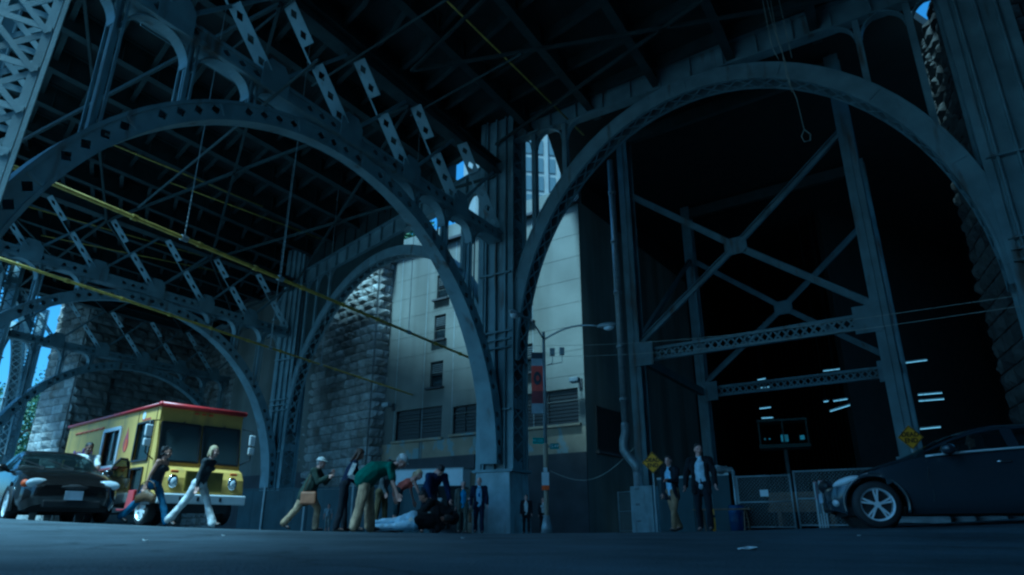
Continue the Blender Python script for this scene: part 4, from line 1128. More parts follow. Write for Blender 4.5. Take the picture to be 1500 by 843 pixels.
    if jacket:
        m = MB(); fw = V((math.cos(l2), 0, -math.sin(l2))); fw1 = V((math.cos(l1), 0, -math.sin(l1)))
        hem = pel - u1 * jl * k
        if open_front:   # two fronts leave the shirt showing
            back = .035 * k
            c(m, hem - fw1 * back, waist - fw1 * back, (.185 * f * F, .10 * f), (.170 * f * F, .10 * f)); c(m, waist - fw1 * back, chest - fw * back, (.170 * f * F, .10 * f), (.19 * f, .115 * f)); c(m, chest - fw * back, chest + u2 * .10 * k - fw * .02 * k, (.19 * f, .115 * f), (.155 * f, .10 * f))
            for s in (-1, 1):
                sv = V((0, s, 0)); c(m, hem + sv * .150 * f * F + fw1 * .065 * k, waist + sv * .130 * f * F + fw1 * .075 * k, (.062 * f, .045 * f), (.050 * f, .045 * f)); c(m, waist + sv * .130 * f * F + fw1 * .075 * k, chest + sv * .140 * f + fw * .08 * k, (.048 * f, .045 * f), (.055 * f, .05 * f)); c(m, chest + sv * .140 * f + fw * .08 * k, chest + u2 * .13 * k + sv * .10 * f + fw * .02 * k, (.06 * f, .045 * f), (.05 * f, .05 * f))
        else:
            c(m, hem, waist, (.185 * f * F, .145 * f * F), (.170 * f * F, .135 * f * F)); c(m, waist, chest, (.170 * f * F, .135 * f * F), (.19 * f, .145 * f)); c(m, chest, chest + u2 * .10 * k, (.19 * f, .145 * f), (.155 * f, .11 * f)); c(m, neck - u2 * .06 * k, neck, .085 * f, .075 * f)
        c(m, A['L'][0] - fw * .01, A['R'][0] - fw * .01, .085 * f, .085 * f, (1, 0, 0))
        for n in 'LR':
            s_, e_, w_ = A[n]; c(m, s_, e_, .080 * f, .066 * f); c(m, e_, e_.lerp(w_, .95), .064 * f, .052 * f)
        piece('jacket', m, jacket)
    if tie:
        fw = V((math.cos(l2), 0, -math.sin(l2))); m = MB()
        c(m, neck - u2 * .05 * k + fw * .075 * k, waist + u2 * .05 * k + fw * .14 * k, (.018 * k, .012 * k), (.032 * k, .012 * k)); m.ell(neck - u2 * .045 * k + fw * .08 * k, (.02 * k, .024 * k, .022 * k))
        piece('tie', m, tie, .009, 0, 1)
    # ---- hair
    m = MB(); st = hair[1]
    if st != 'bald':
        m.ell((-.012, 0, .062), (.098, .085, .082), nu=18, nv=12); m.ell((-.045, 0, .01), (.066, .080, .085))
        if st == 'curly':
            for i in range(46):
                t = random.uniform(0, 6.28); z = random.uniform(-.08, .12); q = .1 * math.sqrt(max(0.1, 1 - ((z - .03) / .13) ** 2))
                x = math.cos(t) * q - .03
                if x > .035 and z < .06: continue
                m.ell((x, math.sin(t) * q * .95, z), (.032, .032, .032), nu=8, nv=6)
        if st == 'bob':
            for s in (-1, 1): capsule(m, (-.01, s * .078, .03), (-.005, s * .088, -.085), .032, .03)
            capsule(m, (-.075, 0, .02), (-.085, 0, -.10), (.075, .035), (.085, .03))
        if st == 'tail': capsule(m, (-.10, 0, .03), (-.13, 0, -.01), .035, .04); capsule(m, (-.13, 0, -.01), (-.12, .0, -.17), .042, .02)
        if st == 'long':
            capsule(m, (-.07, 0, .02), (-.09, 0, -.2), (.08, .04), (.085, .03))
            for s in (-1, 1): capsule(m, (0, s * .075, .02), (.0, s * .085, -.17), .03, .028)
        me = remeshed(m, .010, 1, .006, 28); me.transform(Hm); me.materials.append(hmt); pieces.append(('hair', me))
    if cap:
        m = MB(); m.ell((-.008, 0, .075), (.105, .092, .072), nu=18, nv=10); capsule(m, (.075, 0, .062), (.135, 0, .045), (.075, .008), (.06, .008))
        if cap[1] == 'brim': m.ell((0, 0, .058), (.155, .14, .012), nu=20, nv=6)
        me = remeshed(m, .009, 1, .003, 20); me.transform(Hm); me.materials.append(cap[0]); pieces.append(('cap', me))
    # ---- stand it on the ground
    X = lie if lie is not None else Matrix.Identity(4)
    for _, me in pieces: me.transform(X)
    zmin = min(v.co.z for _, me in pieces for v in me.vertices)
    up = Matrix.Translation(V((0, 0, -zmin)))
    for nm, me in pieces:
        me.transform(up); me.name = nm; q = bpy.data.objects.new(nm, me); col.objects.link(q); q.parent = o
    o['_lift'] = -zmin
    return o, A, -zmin
C_ = lambda n, *c: fabric(n, c)
jeans = C_('blue_denim', .07, .13, .24); khaki = C_('khaki_twill', .40, .31, .19); white_cloth = C_('white_cotton', .62, .62, .60); navy = C_('navy_wool', .014, .018, .04)
black_cloth = C_('black_cloth', .014, .014, .016); lightblue = C_('light_blue_shirt', .48, .60, .80); grey_cloth = C_('grey_cloth', .12, .13, .13)

pw, Aw, lw = person('dark haired woman in black tank top and blue jeans striding past the yellow truck', gp(214, 14.6), 96, 1.68, 'f', 14, ((28, 6, 2), (-34, 12, 2)), ((-14, 6, 8), (-22, 6, 6)), (4, 0), 1, ('black', 'curly'), C_('dark_tank_top', .03, .03, .035), 'none', None, trousers=jeans, flare=.022)
def held(o, lift, local, builder): 
    return None
hb = thing('handbag', 'brown leather handbag swinging from the hand of the woman in jeans', 'handbag', pw.location + V((-.02, -.2, .60)), 96)
m = MB(); vs = []
for i in range(9):
    x = -.21 + .42 * i / 8; b = (1 - abs(i - 4) / 4 * .35) * .9
    vs.append([(x, .08 * math.cos(t) * b + 0, .14 * math.sin(t) * b - .02 * abs(i - 4)) for t in [2 * math.pi * q / 12 for q in range(12)]])
fl_ = [p for r_ in vs for p in r_]; fs = [(i * 12 + q, i * 12 + (q + 1) % 12, (i + 1) * 12 + (q + 1) % 12, (i + 1) * 12 + q) for i in range(8) for q in range(12)] + [tuple(range(12)), tuple(range(96, 108))]
m.add(fl_, fs); M['brown'] = mat('brown_leather', (.10, .06, .022), .55, 0, .3, 8, .3, 30); m.build('pouch', M['brown'], hb, True)
m = MB(); m.tube([V((-.2, 0, .08)), V((-.12, 0, .24)), V((0, 0, .29)), V((.12, 0, .24)), V((.2, 0, .08))], .012, 6); m.build('strap', M['brown'], hb, True)

person('fair haired woman in dark top and white trousers striding right past the truck front', gp(282, 14.4), 98, 1.72, 'f', 18, ((26, 4, 2), (-30, 10, 2)), ((-24, 8, 4), (-12, 6, 10)), (6, 0), 0, ('blonde', 'bob'), C_('charcoal_knit', .045, .05, .055), 'long', None, trousers=white_cloth, flare=.03)
pc, _, _ = person('man in white hat and olive jacket hurrying with hands raised to his face', gp(446, 16.0), 92, 1.70, 'm', 20, ((30, 30, 2), (-26, 16, 2)), ((35, 5, 110), (25, 8, 95)), (4, 0), 0, ('grey', 'short'), C_('tan_shirt', .3, .24, .16), 'long', C_('olive_jacket', .05, .065, .05), False, khaki, .012, fat=.3, tw=1.1, cap=(white_cloth, 'brim'))
sb = thing('shoulder_bag', 'tan shoulder bag at the hip of the man in the white hat', 'bag', pc.location + V((.10, -.27, .70)), 92)
m = MB(); m.box((0, 0, 0), (.36, .12, .28)); m.build('pouch', mat('tan_leather', (.30, .15, .07), .6, 0, .2, 8), sb, bevel=.04)
m = MB(); m.tube([V((-.14, 0, .12)), V((-.05, .02, .4)), V((.06, .1, .66)), V((.12, .2, .62))], .012, 6); m.build('strap', M['brown'], sb, True)

ps, As, ls = person('woman in navy top with white stripes bending forward beside the man in green', gp(499, 14.4), 75, 1.70, 'f', 22, ((6, 4, 3), (-4, 6, 3)), ((-30, 14, 85), (-20, 12, 90)), (-14, 0), 1, ('brown', 'long'), C_('navy_top', .015, .02, .05), 'long', None, trousers=C_('dark_trousers', .02, .022, .028), flare=.01)
m = MB()
for n in 'LR':
    s_, e_, w_ = As[n]; sg = 1 if n == 'L' else -1
    for a, b in ((s_, e_), (e_, e_.lerp(w_, .9))):
        oo = V((0, sg * .055, 0)); m.bar(a + oo, b + oo * .85, .085, .02, V((1, 0, 0)))
q = MB(); q.v = [(x, y, z + ls) for x, y, z in m.v]; q.f = m.f; q.mi = m.mi; q.build('sleeve_stripe', white_cloth, ps)
person('heavy man in green polo shirt, white cap and khaki trousers bending low', gp(532, 13.4), 84, 1.84, 'm', 48, ((8, 2, 5), (-8, 4, 5)), ((8, 8, 6), (14, 10, 10)), (2, -8), 0, ('grey', 'short'), C_('green_polo', .045, .105, .075), 'short', None, trousers=khaki, flare=.03, cap=(white_cloth, 'peak'), fat=.36, bend=26, tw=1.22)
person('onlooker behind the man in green with only dark hair showing', gp(556, 16.2), 120, 1.62, 'f', 14, ((4, 2, 2), (-4, 2, 2)), ((12, 8, 20), (10, 8, 20)), (-10, 0), 0, ('black', 'bob'), grey_cloth, 'long', None, trousers=C_('olive_trousers', .14, .12, .06))
person('blonde woman in coral tank top and grey leggings bending over the fallen person', gp(579, 16.4), 66, 1.66, 'f', 34, ((6, 4, 3), (-5, 4, 3)), ((12, 10, 8), (22, 12, 8)), (8, -20), 0, ('blonde', 'tail'), C_('coral_tank', .48, .16, .12), 'none', None, trousers=C_('grey_leggings', .05, .07, .08), short_legs=True, bend=24)
person('dark haired man in navy jacket bending down over the fallen person', gp(627, 16.2), 150, 1.76, 'm', 36, ((10, 10, 4), (-6, 6, 4)), ((14, 10, 12), (20, 8, 12)), (-28, 10), 0, ('black', 'short'), navy, 'long', C_('navy_jacket', .016, .024, .07), False, C_('dark_jeans', .018, .02, .03), bend=26)
LIEM = Matrix.Rotation(R(12), 4, 'Z') @ Matrix.Rotation(R(84.5), 4, 'X') @ Matrix.Rotation(R(-14), 4, 'Z')
person('person in pale blue jeans and black jacket lying on the road', gp(606, 14.3), 0, 1.72, 'm', 10, ((26, 34, -2), (10, 18, -3)), ((50, -10, 40), (80, -38, 40)), (0, 0), 1, ('black', 'short'), white_cloth, 'long', black_cloth, False, C_('pale_denim', .42, .52, .66), lie=LIEM, jl=-.06)
person('figure in black crouching by the head of the fallen person', gp(655, 15.6), 262, 1.68, 'm', 58, ((100, 148, 8), (92, 140, 10)), ((40, 8, 30), (50, 8, 20)), (0, 0), 1, ('black', 'short'), black_cloth, 'long', C_('black_coat', .012, .013, .014), False, C_('black_trousers', .012, .013, .015))
person('bystander in white shirt half hidden behind the crouching figure', gp(638, 30), 190, 1.66, 'm', 3, ((4, 2, 2), (-4, 2, 2)), ((8, 8, 10), (5, 8, 10)), (0, 0), 0, ('brown', 'short'), white_cloth, 'long', None, trousers=black_cloth)
person('small boy in grey T-shirt and shorts far behind by the hoarding', gp(479, 33), 175, 1.22, 'm', 2, ((4, 2, 2), (-4, 2, 2)), ((5, 10, 8), (5, 10, 8)), (0, 0), 1, ('brown', 'short'), C_('grey_tshirt', .22, .25, .27), 'short', None, trousers=C_('grey_shorts', .2, .21, .2), short_legs=True)
person('man in grey jacket and bright blue shirt walking beside the suited man', gp(677, 24.6), 172, 1.76, 'm', 2, ((14, 8, 2), (-12, 12, 2)), ((12, 8, 80), (-8, 8, 14)), (0, 0), 0, ('grey', 'short'), C_('bright_blue_shirt', .07, .28, .55), 'long', C_('grey_tweed', .10, .10, .085), True, C_('grey_olive_trousers', .10, .105, .085))
psu, Asu, lsu = person('bald man in dark suit and blue tie walking in front of the pedestal', gp(701, 24.0), 178, 1.82, 'm', 2, ((10, 6, 2), (-12, 14, 2)), ((8, 12, 10), (-6, 12, 10)), (0, 0), 0, ('grey', 'bald'), lightblue, 'long', navy, True, navy, tie=C_('blue_tie', .04, .10, .35))
bc = thing('briefcase', 'brown briefcase in the hand of the bald suited man', 'briefcase', psu.location + V((-.30, -.02, .50)), 178)
m = MB(); m.box((0, 0, 0), (.42, .1, .3)); m.build('case', M['brown'], bc, bevel=.02)
m = MB(); m.tube([V((-.07, 0, .15)), V((-.05, 0, .21)), V((.05, 0, .21)), V((.07, 0, .15))], .012, 6); m.build('handle', M['brown'], bc, True)
person('man in black suit with open white collar standing left of the lamp post', gp(771, 34), 185, 1.78, 'm', 1, ((5, 2, 3), (-4, 2, 3)), ((6, 10, 12), (4, 10, 12)), (0, 10), 0, ('black', 'short'), white_cloth, 'long', black_cloth, True, black_cloth)
person('woman in dark jacket over white blouse standing at the lamp post', gp(796, 35), 178, 1.70, 'f', 1, ((5, 2, 3), (-4, 2, 3)), ((10, 14, 30), (4, 12, 20)), (0, -10), 0, ('brown', 'long'), white_cloth, 'long', C_('dark_jacket', .02, .022, .025), True, black_cloth)
person('young man in dark blazer, blue shirt and khaki trousers by the drainpipe', gp(989, 17.0), 235, 1.78, 'm', 3, ((12, 4, 2), (-14, 14, 2)), ((14, 8, 80), (-6, 10, 14)), (0, 20), 0, ('black', 'short'), lightblue, 'long', C_('dark_blazer', .016, .018, .024), True, C_('dark_khaki', .24, .18, .10))
person('taller man in black jacket, untucked pale shirt and dark jeans walking forward', gp(1034, 15.4), 205, 1.86, 'm', 2, ((10, 4, 4), (-8, 8, 4)), ((10, 18, 14), (4, 20, 14)), (0, 25), 0, ('black', 'short'), C_('pale_shirt', .60, .68, .78), 'long', C_('black_jacket', .014, .015, .018), True, C_('black_jeans', .015, .018, .024))
person('man in white T-shirt leaning on the open door of the black sedan', gp(106, 16.9), 150, 1.86, 'm', 10, ((6, 4, 3), (-4, 2, 3)), ((35, 10, 50), (30, 14, 70)), (-4, 20), 2, ('black', 'short'), white_cloth, 'short', None, trousers=grey_cloth)
# ------------------------------------------------------------------ vehicles
def paint(name, c, rough=.18):
    m = mat(name, c, rough, 0, .06, 2); b = m.node_tree.nodes['Principled BSDF']
    b.inputs['Coat Weight'].default_value = .7; b.inputs['Coat Roughness'].default_value = .05; return m
def cr(keys, x):
    """smooth interpolation through (x, y) keys"""
    if x <= keys[0][0]: return keys[0][1]
    if x >= keys[-1][0]: return keys[-1][1]
    for i in range(len(keys) - 1):
        if keys[i][0] <= x <= keys[i + 1][0]:
            x0, y0 = keys[i]; x1, y1 = keys[i + 1]; t = (x - x0) / (x1 - x0)
            def sl(j):
                if j <= 0 or j >= len(keys) - 1: 
                    a, b = (keys[0], keys[1]) if j <= 0 else (keys[-2], keys[-1]); return (b[1] - a[1]) / (b[0] - a[0])
                a, b, c = keys[j - 1], keys[j], keys[j + 1]; s0 = (b[1] - a[1]) / (b[0] - a[0]); s1 = (c[1] - b[1]) / (c[0] - b[0])
                return 0 if s0 * s1 <= 0 else 2 * s0 * s1 / (s0 + s1)
            h = x1 - x0; m0, m1 = sl(i) * h, sl(i + 1) * h
            return (2*t**3-3*t**2+1)*y0 + (t**3-2*t**2+t)*m0 + (-2*t**3+3*t**2)*y1 + (t**3-t**2)*m1
TIRE = M['black']; RIM = mat('alloy_rim', (.80, .82, .85), .35, .25, .05, 3); LAMPG = glass('headlight_lens', (.85, .88, .92), .25); CARGL = glass('tinted_glass', (.012, .016, .018), .45)
INT = mat('dark_interior', (.03, .03, .032), .8); PLATE = mat('licence_plate', (.55, .6, .7), .5); TRIM = mat('black_trim', (.02, .02, .022), .5)
def wheel(parent, x, y, r, w, spokes, s, name='wheel'):
    o = bpy.data.objects.new(name, None); 
    m = MB(); n = 36; prof = [(-w / 2, r * .70), (-w / 2, r * .90), (-w * .38, r * .985), (-w * .2, r), (w * .2, r), (w * .38, r * .985), (w / 2, r * .90), (w / 2, r * .70)]
    vs = []; fs = []
    for i in range(n):
        t = 2 * math.pi * i / n
        for py, pr in prof: vs.append((math.cos(t) * pr, py, math.sin(t) * pr))
    k = len(prof)
    for i in range(n):
        j = (i + 1) % n
        for q in range(k - 1): fs.append((i * k + q, i * k + q + 1, j * k + q + 1, j * k + q))
    m.add(vs, fs); ty = m.build('wheel', TIRE, parent, True); ty.location = (x, y, r)
    m = MB(); yo = s * w * .36; ri = r * .70
    for i in range(n):
        t0, t1 = 2 * math.pi * i / n, 2 * math.pi * (i + 1) / n
        P = lambda t, q, yy: (math.cos(t) * q, yy, math.sin(t) * q)
        m.quad(P(t0, ri, s * w * .5), P(t1, ri, s * w * .5), P(t1, ri * .90, yo), P(t0, ri * .90, yo)); m.quad(P(t0, ri * .90, yo), P(t1, ri * .90, yo), P(t1, ri * .88, -s * w * .1), P(t0, ri * .88, -s * w * .1))
    for i in range(spokes):
        for dt in ((-.13, .13) if spokes == 5 else (0,)):
            t = 2 * math.pi * i / spokes + .3
            m.bar(V((math.cos(t + dt * .3) * ri * .15, yo, math.sin(t + dt * .3) * ri * .15)), V((math.cos(t + dt) * ri * .93, yo * .95, math.sin(t + dt) * ri * .93)), ri * (.11 if spokes == 5 else .2), .03, V((-math.sin(t), 0, math.cos(t))))
    m.tube([V((0, yo - s * .03, 0)), V((0, yo + s * .015, 0))], ri * .2, 16)
    m.build('rim', RIM, ty)
    m = MB(); m.tube([V((0, -s * w * .12, 0)), V((0, -s * w * .09, 0))], ri * .86, 28); m.build('brake_disc', TRIM, ty)
    return ty
def car(o, Lg, K, wheels, r, tw, pm, glassx, pillars, sideglass, spokes):
    """K: key curves along x (0 = nose); local frame has the nose at +x, so X = -x"""
    nx = 120; st = []
    for i in range(nx + 1):
        x = Lg * (i / nx); 
        hw, zb, zs, yr, zr, zc, z0 = [cr(K[k], x) for k in ('hw', 'belt', 'shoulder', 'yr', 'zr', 'zc', 'sill')]
        sec = [(hw * .90, z0), (hw * .97, z0 + .10), (hw * 1.0, z0 + (zs - z0) * .55), (hw * .985, zs), (hw * .94, zb)]
        sec += [(yr + (hw * .94 - yr) * f, zb + (zr - zb) * (1 - f)) for f in (.75, .5, .25)]
        sec += [(yr, zr), (yr * .86, zr + (zc - zr) * .55), (yr * .55, zr + (zc - zr) * .88), (0, zc)]
        # densify the section
        d = []
        for q in range(len(sec) - 1):
            for f in (0, .5): d.append((sec[q][0] + (sec[q + 1][0] - sec[q][0]) * f, sec[q][1] + (sec[q + 1][1] - sec[q][1]) * f))
        d.append(sec[-1]); st.append((x, d))
    k = len(st[0][1]); body = MB(); gl = MB(); sg = MB(); tr = MB()
    verts = []
    for x, d in st:
        row = [V((-x, y, z)) for y, z in d] + [V((-x, -y, z)) for y, z in d[-2::-1]]; verts.append(row)
    kk = len(verts[0])
    def inwheel(p): 
        for wx in wheels:
            if abs(p.y) > .45 and math.hypot(-p.x - wx, p.z - r) < r + .075: return True
        return False
    # snap to arches
    for row in verts:
        for p in row:
            for wx in wheels:
                dx, dz = -p.x - wx, p.z - r; q = math.hypot(dx, dz); Rr = r + .075
                if abs(p.y) > .45 and 0 < abs(q - Rr) < .045 and q > .01: p.x = -(wx + dx / q * Rr); p.z = r + dz / q * Rr
    for i in range(nx):
        for j in range(kk - 1):
            q = [verts[i][j], verts[i + 1][j], verts[i + 1][j + 1], verts[i][j + 1]]; c = sum(q, V((0, 0, 0))) / 4; x = -c.x
            if all(math.hypot(-p.x - wx, p.z - r) < r + .0755 for p in q for wx in [min(wheels, key=lambda w_: abs(w_ + c.x))]) and abs(c.y) > .45: continue
            jj = j if j < k - 1 else kk - 2 - j
            tgt = body
            if 8 <= jj < 15 and sideglass[0](c.z) < x < sideglass[1](c.z) and not any(a(c.z) < x < b(c.z) for a, b in pillars): tgt = sg
            if jj >= 16 and any(a < x < b for a, b in glassx): tgt = gl
            tgt.add(q, [(0, 1, 2, 3)])
    for row in (verts[0], verts[-1]): body.add(row, [tuple(range(kk))])
    bo = body.build('body', pm, o)
    bm = bmesh.new(); bm.from_mesh(bo.data); bmesh.ops.remove_doubles(bm, verts=bm.verts, dist=.0006); bmesh.ops.recalc_face_normals(bm, faces=bm.faces); bm.to_mesh(bo.data); bm.free(); bo.data.polygons.foreach_set('use_smooth', [True] * len(bo.data.polygons))
    try: bo.data.set_sharp_from_angle(angle=R(40))
    except Exception: pass
    for g_ in gl.build_each('windscreen', CARGL, o, True):
        if min(v.co.x for v in g_.data.vertices) < -Lg * .6: g_.name = 'rear_window'
    sg.build_each('side_window', CARGL, o, True)
    z0 = .2
    m = MB(); m.box((-Lg / 2, 0, .24), (Lg * .9, 1.4, .12)); m.build('underbody', TRIM, o)
    for wx in wheels:
        for s in (-1, 1):
            m = MB(); n = 18; Rr = r + .07
            P = lambda t, yy: V((-(wx + math.cos(t) * Rr), yy, r + math.sin(t) * Rr))
            for i in range(n):
                t0, t1 = math.pi * 1.24 * i / n - .38, math.pi * 1.24 * (i + 1) / n - .38; m.quad(P(t0, s * .4), P(t1, s * .4), P(t1, s * .80), P(t0, s * .80))
            m.tube([V((-wx, s * .42, r)), V((-wx, s * .41, r))], r + .07, 20)
            m.build('wheel_arch_liner', TRIM, o)
            m = MB(); m.tube([V((-(wx + math.cos(t) * (r + .088)), s * (cr(K['hw'], wx + math.cos(t) * (r + .088)) * (.985 - .05 * max(0, math.sin(t)) ** 3)), r + math.sin(t) * (r + .088))) for t in [math.pi * 1.2 * q / 30 - .31 for q in range(31)]], .03, 8)
            m.build('arch_lip', pm, o, True)
    hwm = max(y for _, y in K['hw'])
    for wx in wheels:
        for s in (-1, 1): wheel(o, -wx, s * (hwm - tw / 2 - .01), r, tw, spokes, s)
    # cabin
    m = MB(); m.box((-Lg * .52, 0, .5), (Lg * .42, 1.3, .3))
    for y in (-.36, .36):
        m.box((-Lg * .5, y, .82), (.18, .46, .6)); m.box((-Lg * .505, y, 1.18), (.1, .24, .16)); 
    m.box((-Lg * .72, 0, .82), (.2, 1.25, .5)); m.box((-Lg * .34, 0, .80), (.35, 1.3, .16)); m.tube([V((-Lg * .39, .36 + .17 * math.cos(t), .93 + .17 * math.sin(t))) for t in [2 * math.pi * q / 14 for q in range(15)]], .014, 6)
    m.build('interior', INT, o)
    return bo

# --- black sedan
SL_ = 4.95
Ks = dict(hw=[(0, .58), (.10, .74), (.35, .85), (.9, .90), (2.4, .92), (4.0, .90), (4.6, .84), (4.95, .70)],
          belt=[(0, .60), (.25, .70), (1.0, .86), (1.5, .94), (3.9, .98), (4.6, .95), (4.95, .86)], shoulder=[(0, .50), (.4, .60), (1.5, .78), (4.2, .84), (4.95, .72)],
          yr=[(0, .50), (.3, .70), (1.1, .78), (1.5, .76), (2.2, .60), (2.7, .58), (3.5, .58), (4.1, .70), (4.95, .6)],
          zr=[(0, .62), (.25, .73), (1.0, .90), (1.45, .97), (2.1, 1.28), (2.6, 1.38), (3.2, 1.36), (3.7, 1.22), (4.15, 1.02), (4.95, .90)],
          zc=[(0, .64), (.25, .76), (1.0, .95), (1.45, 1.02), (2.15, 1.36), (2.7, 1.44), (3.2, 1.42), (3.7, 1.28), (4.2, 1.06), (4.95, .94)], sill=[(0, .30), (.3, .2), (4.6, .22), (4.95, .36)])
sed = thing('sedan', 'black rounded sedan with pale headlights and an open door in front of the yellow truck', 'car')
_h = azd(135); _c = gp(97, 13.7); sed.location = _c; sed.scale = (1.0, 1.0, 1.07); sed.rotation_euler.z = math.pi / 2 - R(135)
blk = paint('black_car_paint', (.012, .011, .011), .2)
car(sed, SL_, Ks, (.98, 3.72), .32, .21, blk, ((1.5, 2.12), (3.45, 4.08)), [(lambda z: 2.72, lambda z: 2.80)], (lambda z: 1.62 + (z - .95) * 1.45, lambda z: 4.0 - (z - .98) * 1.1), 7)
m_ = None
for s in (-1, 1):
    m = MB(); m.ell((-.17, s * .60, .66), (.085, .235, .095), (V((.9, s * -.42, 0)).normalized(), V((s * .42, .9, 0)).normalized() if s > 0 else V((-.42, .9, 0)).normalized(), Z), 18, 10); h_ = m.build('headlight', LAMPG, sed, True)
    m = MB(); m.ell((-.19, s * .60, .66), (.09, .19, .08), nu=14, nv=8); m.build('reflector', M['chrome'], h_, True)
    m = MB(); m.ell((-.27, s * .79, .66), (.1, .07, .07), nu=12, nv=8); m.build('turn_signal', M['orange'], h_, True)
    m = MB(); m.ell((-.10, s * .56, .36), (.06, .085, .055), nu=12, nv=8); m.build('fog_lamp', LAMPG, sed, True)
    m = MB(); m.ell((-1.75, s * 1.0, 1.0), (.09, .11, .075), nu=12, nv=8); m.bar(V((-1.78, s * .86, .95)), V((-1.76, s * .95, .98)), .06, .05); m.build('wing_mirror', blk, sed, True)
m = MB(); m.ell((-.06, 0, .60), (.09, .34, .06), nu=16, nv=8); g_ = m.build('grille', TRIM, sed, True)
m = MB(); m.box((.012, 0, .60), (.03, .5, .014)); m.build('grille_bar', M['chrome'], g_)
m = MB(); m.box((-.05, 0, .31), (.14, 1.0, .14)); m.build('air_intake', TRIM, sed, bevel=.03)
m = MB(); m.box((.035, 0, .46), (.02, .31, .16)); m.build('licence_plate', PLATE, sed)
m = MB(); m.box((-.06, 0, .50), (.12, 1.15, .05)); m.build('bumper_strip', blk, sed, bevel=.02)
m = MB()
for y in (-.3, .25): m.bar(V((-1.50, y, 1.03)), V((-1.78, y - .45, 1.2)), .02, .02)
m.build_each('wiper', TRIM, sed)
# open door on the left flank (far from the kerb)
dh = V((-1.62, .90, 0)); da = V((-.74, .67, 0)).normalized()
m = MB(); m.prism([dh + da * x + Z * z for x, z in ((0, .3), (.95, .3), (1.02, .6), (1.0, .95), (.04, .95))], V((da.y, -da.x, 0)), .09); d_ = m.build('door', blk, sed, bevel=.02)
m = MB(); pts = [dh + da * x + Z * z for x, z in ((.06, .95), (.3, 1.18), (.55, 1.33), (.85, 1.34), (.98, 1.2), (1.0, .95))]
m.tube(pts, .03, 8); m.build('window_frame', TRIM, d_, True)
m = MB(); m.prism([p + V((0, 0, 0)) for p in pts], V((da.y, -da.x, 0)), .008); m.build('door_glass', CARGL, d_)

# --- dark grey hatchback at the right
Kh = dict(hw=[(0, .46), (.10, .66), (.35, .81), (.9, .88), (2.4, .90), (3.6, .88), (4.1, .82), (4.3, .74)],
          belt=[(0, .52), (.2, .64), (.9, .87), (1.3, .97), (2.6, 1.06), (3.8, 1.12), (4.3, 1.1)], shoulder=[(0, .44), (.4, .60), (1.3, .82), (2.8, .92), (4.3, .95)],
          yr=[(0, .40), (.3, .62), (1.0, .74), (1.35, .74), (2.1, .60), (2.7, .58), (3.6, .58), (4.3, .60)],
          zr=[(0, .55), (.2, .67), (.8, .87), (1.2, .99), (1.8, 1.25), (2.4, 1.39), (3.2, 1.40), (3.9, 1.30), (4.3, 1.12)],
          zc=[(0, .57), (.2, .70), (.8, .91), (1.15, 1.02), (1.85, 1.33), (2.4, 1.45), (3.2, 1.46), (3.9, 1.36), (4.3, 1.16)], sill=[(0, .28), (.3, .19), (3.9, .22), (4.3, .36)])
hat = thing('hatchback', 'dark grey hatchback with bright alloy wheel, cut off by the right edge', 'car')
HAZ = 289; hf = azd(HAZ); wc = gp(1291, 10.2); hs = V((-hf.y, hf.x, 0))  # left flank faces the camera
# front axle wheel centre: nose = wheel + hf*.86, minus half width towards the camera
near = V((hf.y, -hf.x, 0)); near = near if near.y < 0 else -near
hat.location = V((wc.x, wc.y, wc.z)) + hf * .62 - near * .80; hat.location.z = gz(wc.x, wc.y); hat.rotation_euler.z = math.pi / 2 - R(HAZ)
gry = paint('dark_grey_metallic', (.030, .036, .046), .24)
car(hat, 4.3, Kh, (.62, 3.28), .325, .21, gry, ((1.22, 1.88), (3.9, 4.28)), [(lambda z: 2.42 - (z - 1.05) * .12, lambda z: 2.56 - (z - 1.05) * .12), (lambda z: 1.62 + (z - 1.0) * .2, lambda z: 1.66 + (z - 1.0) * .2)], (lambda z: 1.28 + (z - 1.02) * 1.75, lambda z: 3.75 - (z - 1.1) * 1.0), 5)
for s in (-1, 1):
    m = MB(); m.ell((-.29, s * .65, .655), (.23, .13, .075), (V((.8, s * -.55, -.22)).normalized(), V((s * .55, .8, 0)).normalized() if s > 0 else V((-.55, .8, 0)).normalized(), Z), 18, 10); h_ = m.build('headlight', LAMPG, hat, True)
    m = MB(); m.ell((-.27, s * .65, .65), (.15, .09, .05), (V((.8, s * -.55, -.22)).normalized(), V((s * .55, .8, 0)).normalized() if s > 0 else V((-.55, .8, 0)).normalized(), Z), 12, 8); m.build('reflector', M['chrome'], h_, True)
    m = MB(); m.ell((-.12, s * .60, .36), (.07, .09, .06), nu=12, nv=8); m.build('fog_lamp', LAMPG, hat, True)
    m = MB(); m.ell((-1.62, s * 1.0, 1.06), (.10, .12, .08), nu=14, nv=8); m.bar(V((-1.66, s * .84, 1.02)), V((-1.64, s * .95, 1.04)), .07, .05); m.build('wing_mirror', gry, hat, True)
    m = MB(); m.ell((-2.30, s * .895, .88), (.10, .025, .018), nu=12, nv=6); m.build('door_handle', M['chrome'], hat, True)
    m = MB(); m.tube([V((-x, s * (cr(Kh['hw'], x) * .95 + .02), cr(Kh['belt'], x) + .005)) for x in [1.35 + .12 * q for q in range(20)]], .016, 6); m.build('chrome_strip', RIM, hat, True)
    m = MB(); 
    for x in (1.34, 2.50): m.tube([V((-x - .02 * math.sin(q), s * (cr(Kh['hw'], x) * .99 + .004 - .03 * (q > 7)), .36 + (cr(Kh['belt'], x) - .40) * q / 9)) for q in range(10)], .005, 5)
    m.build_each('door_seam', TRIM, hat)
m = MB(); m.ell((-.04, 0, .62), (.1, .36, .1), nu=16, nv=8); m.build('grille', TRIM, hat, True)
m = MB(); m.box((.05, 0, .45), (.02, .42, .14)); m.build('licence_plate', PLATE, hat)
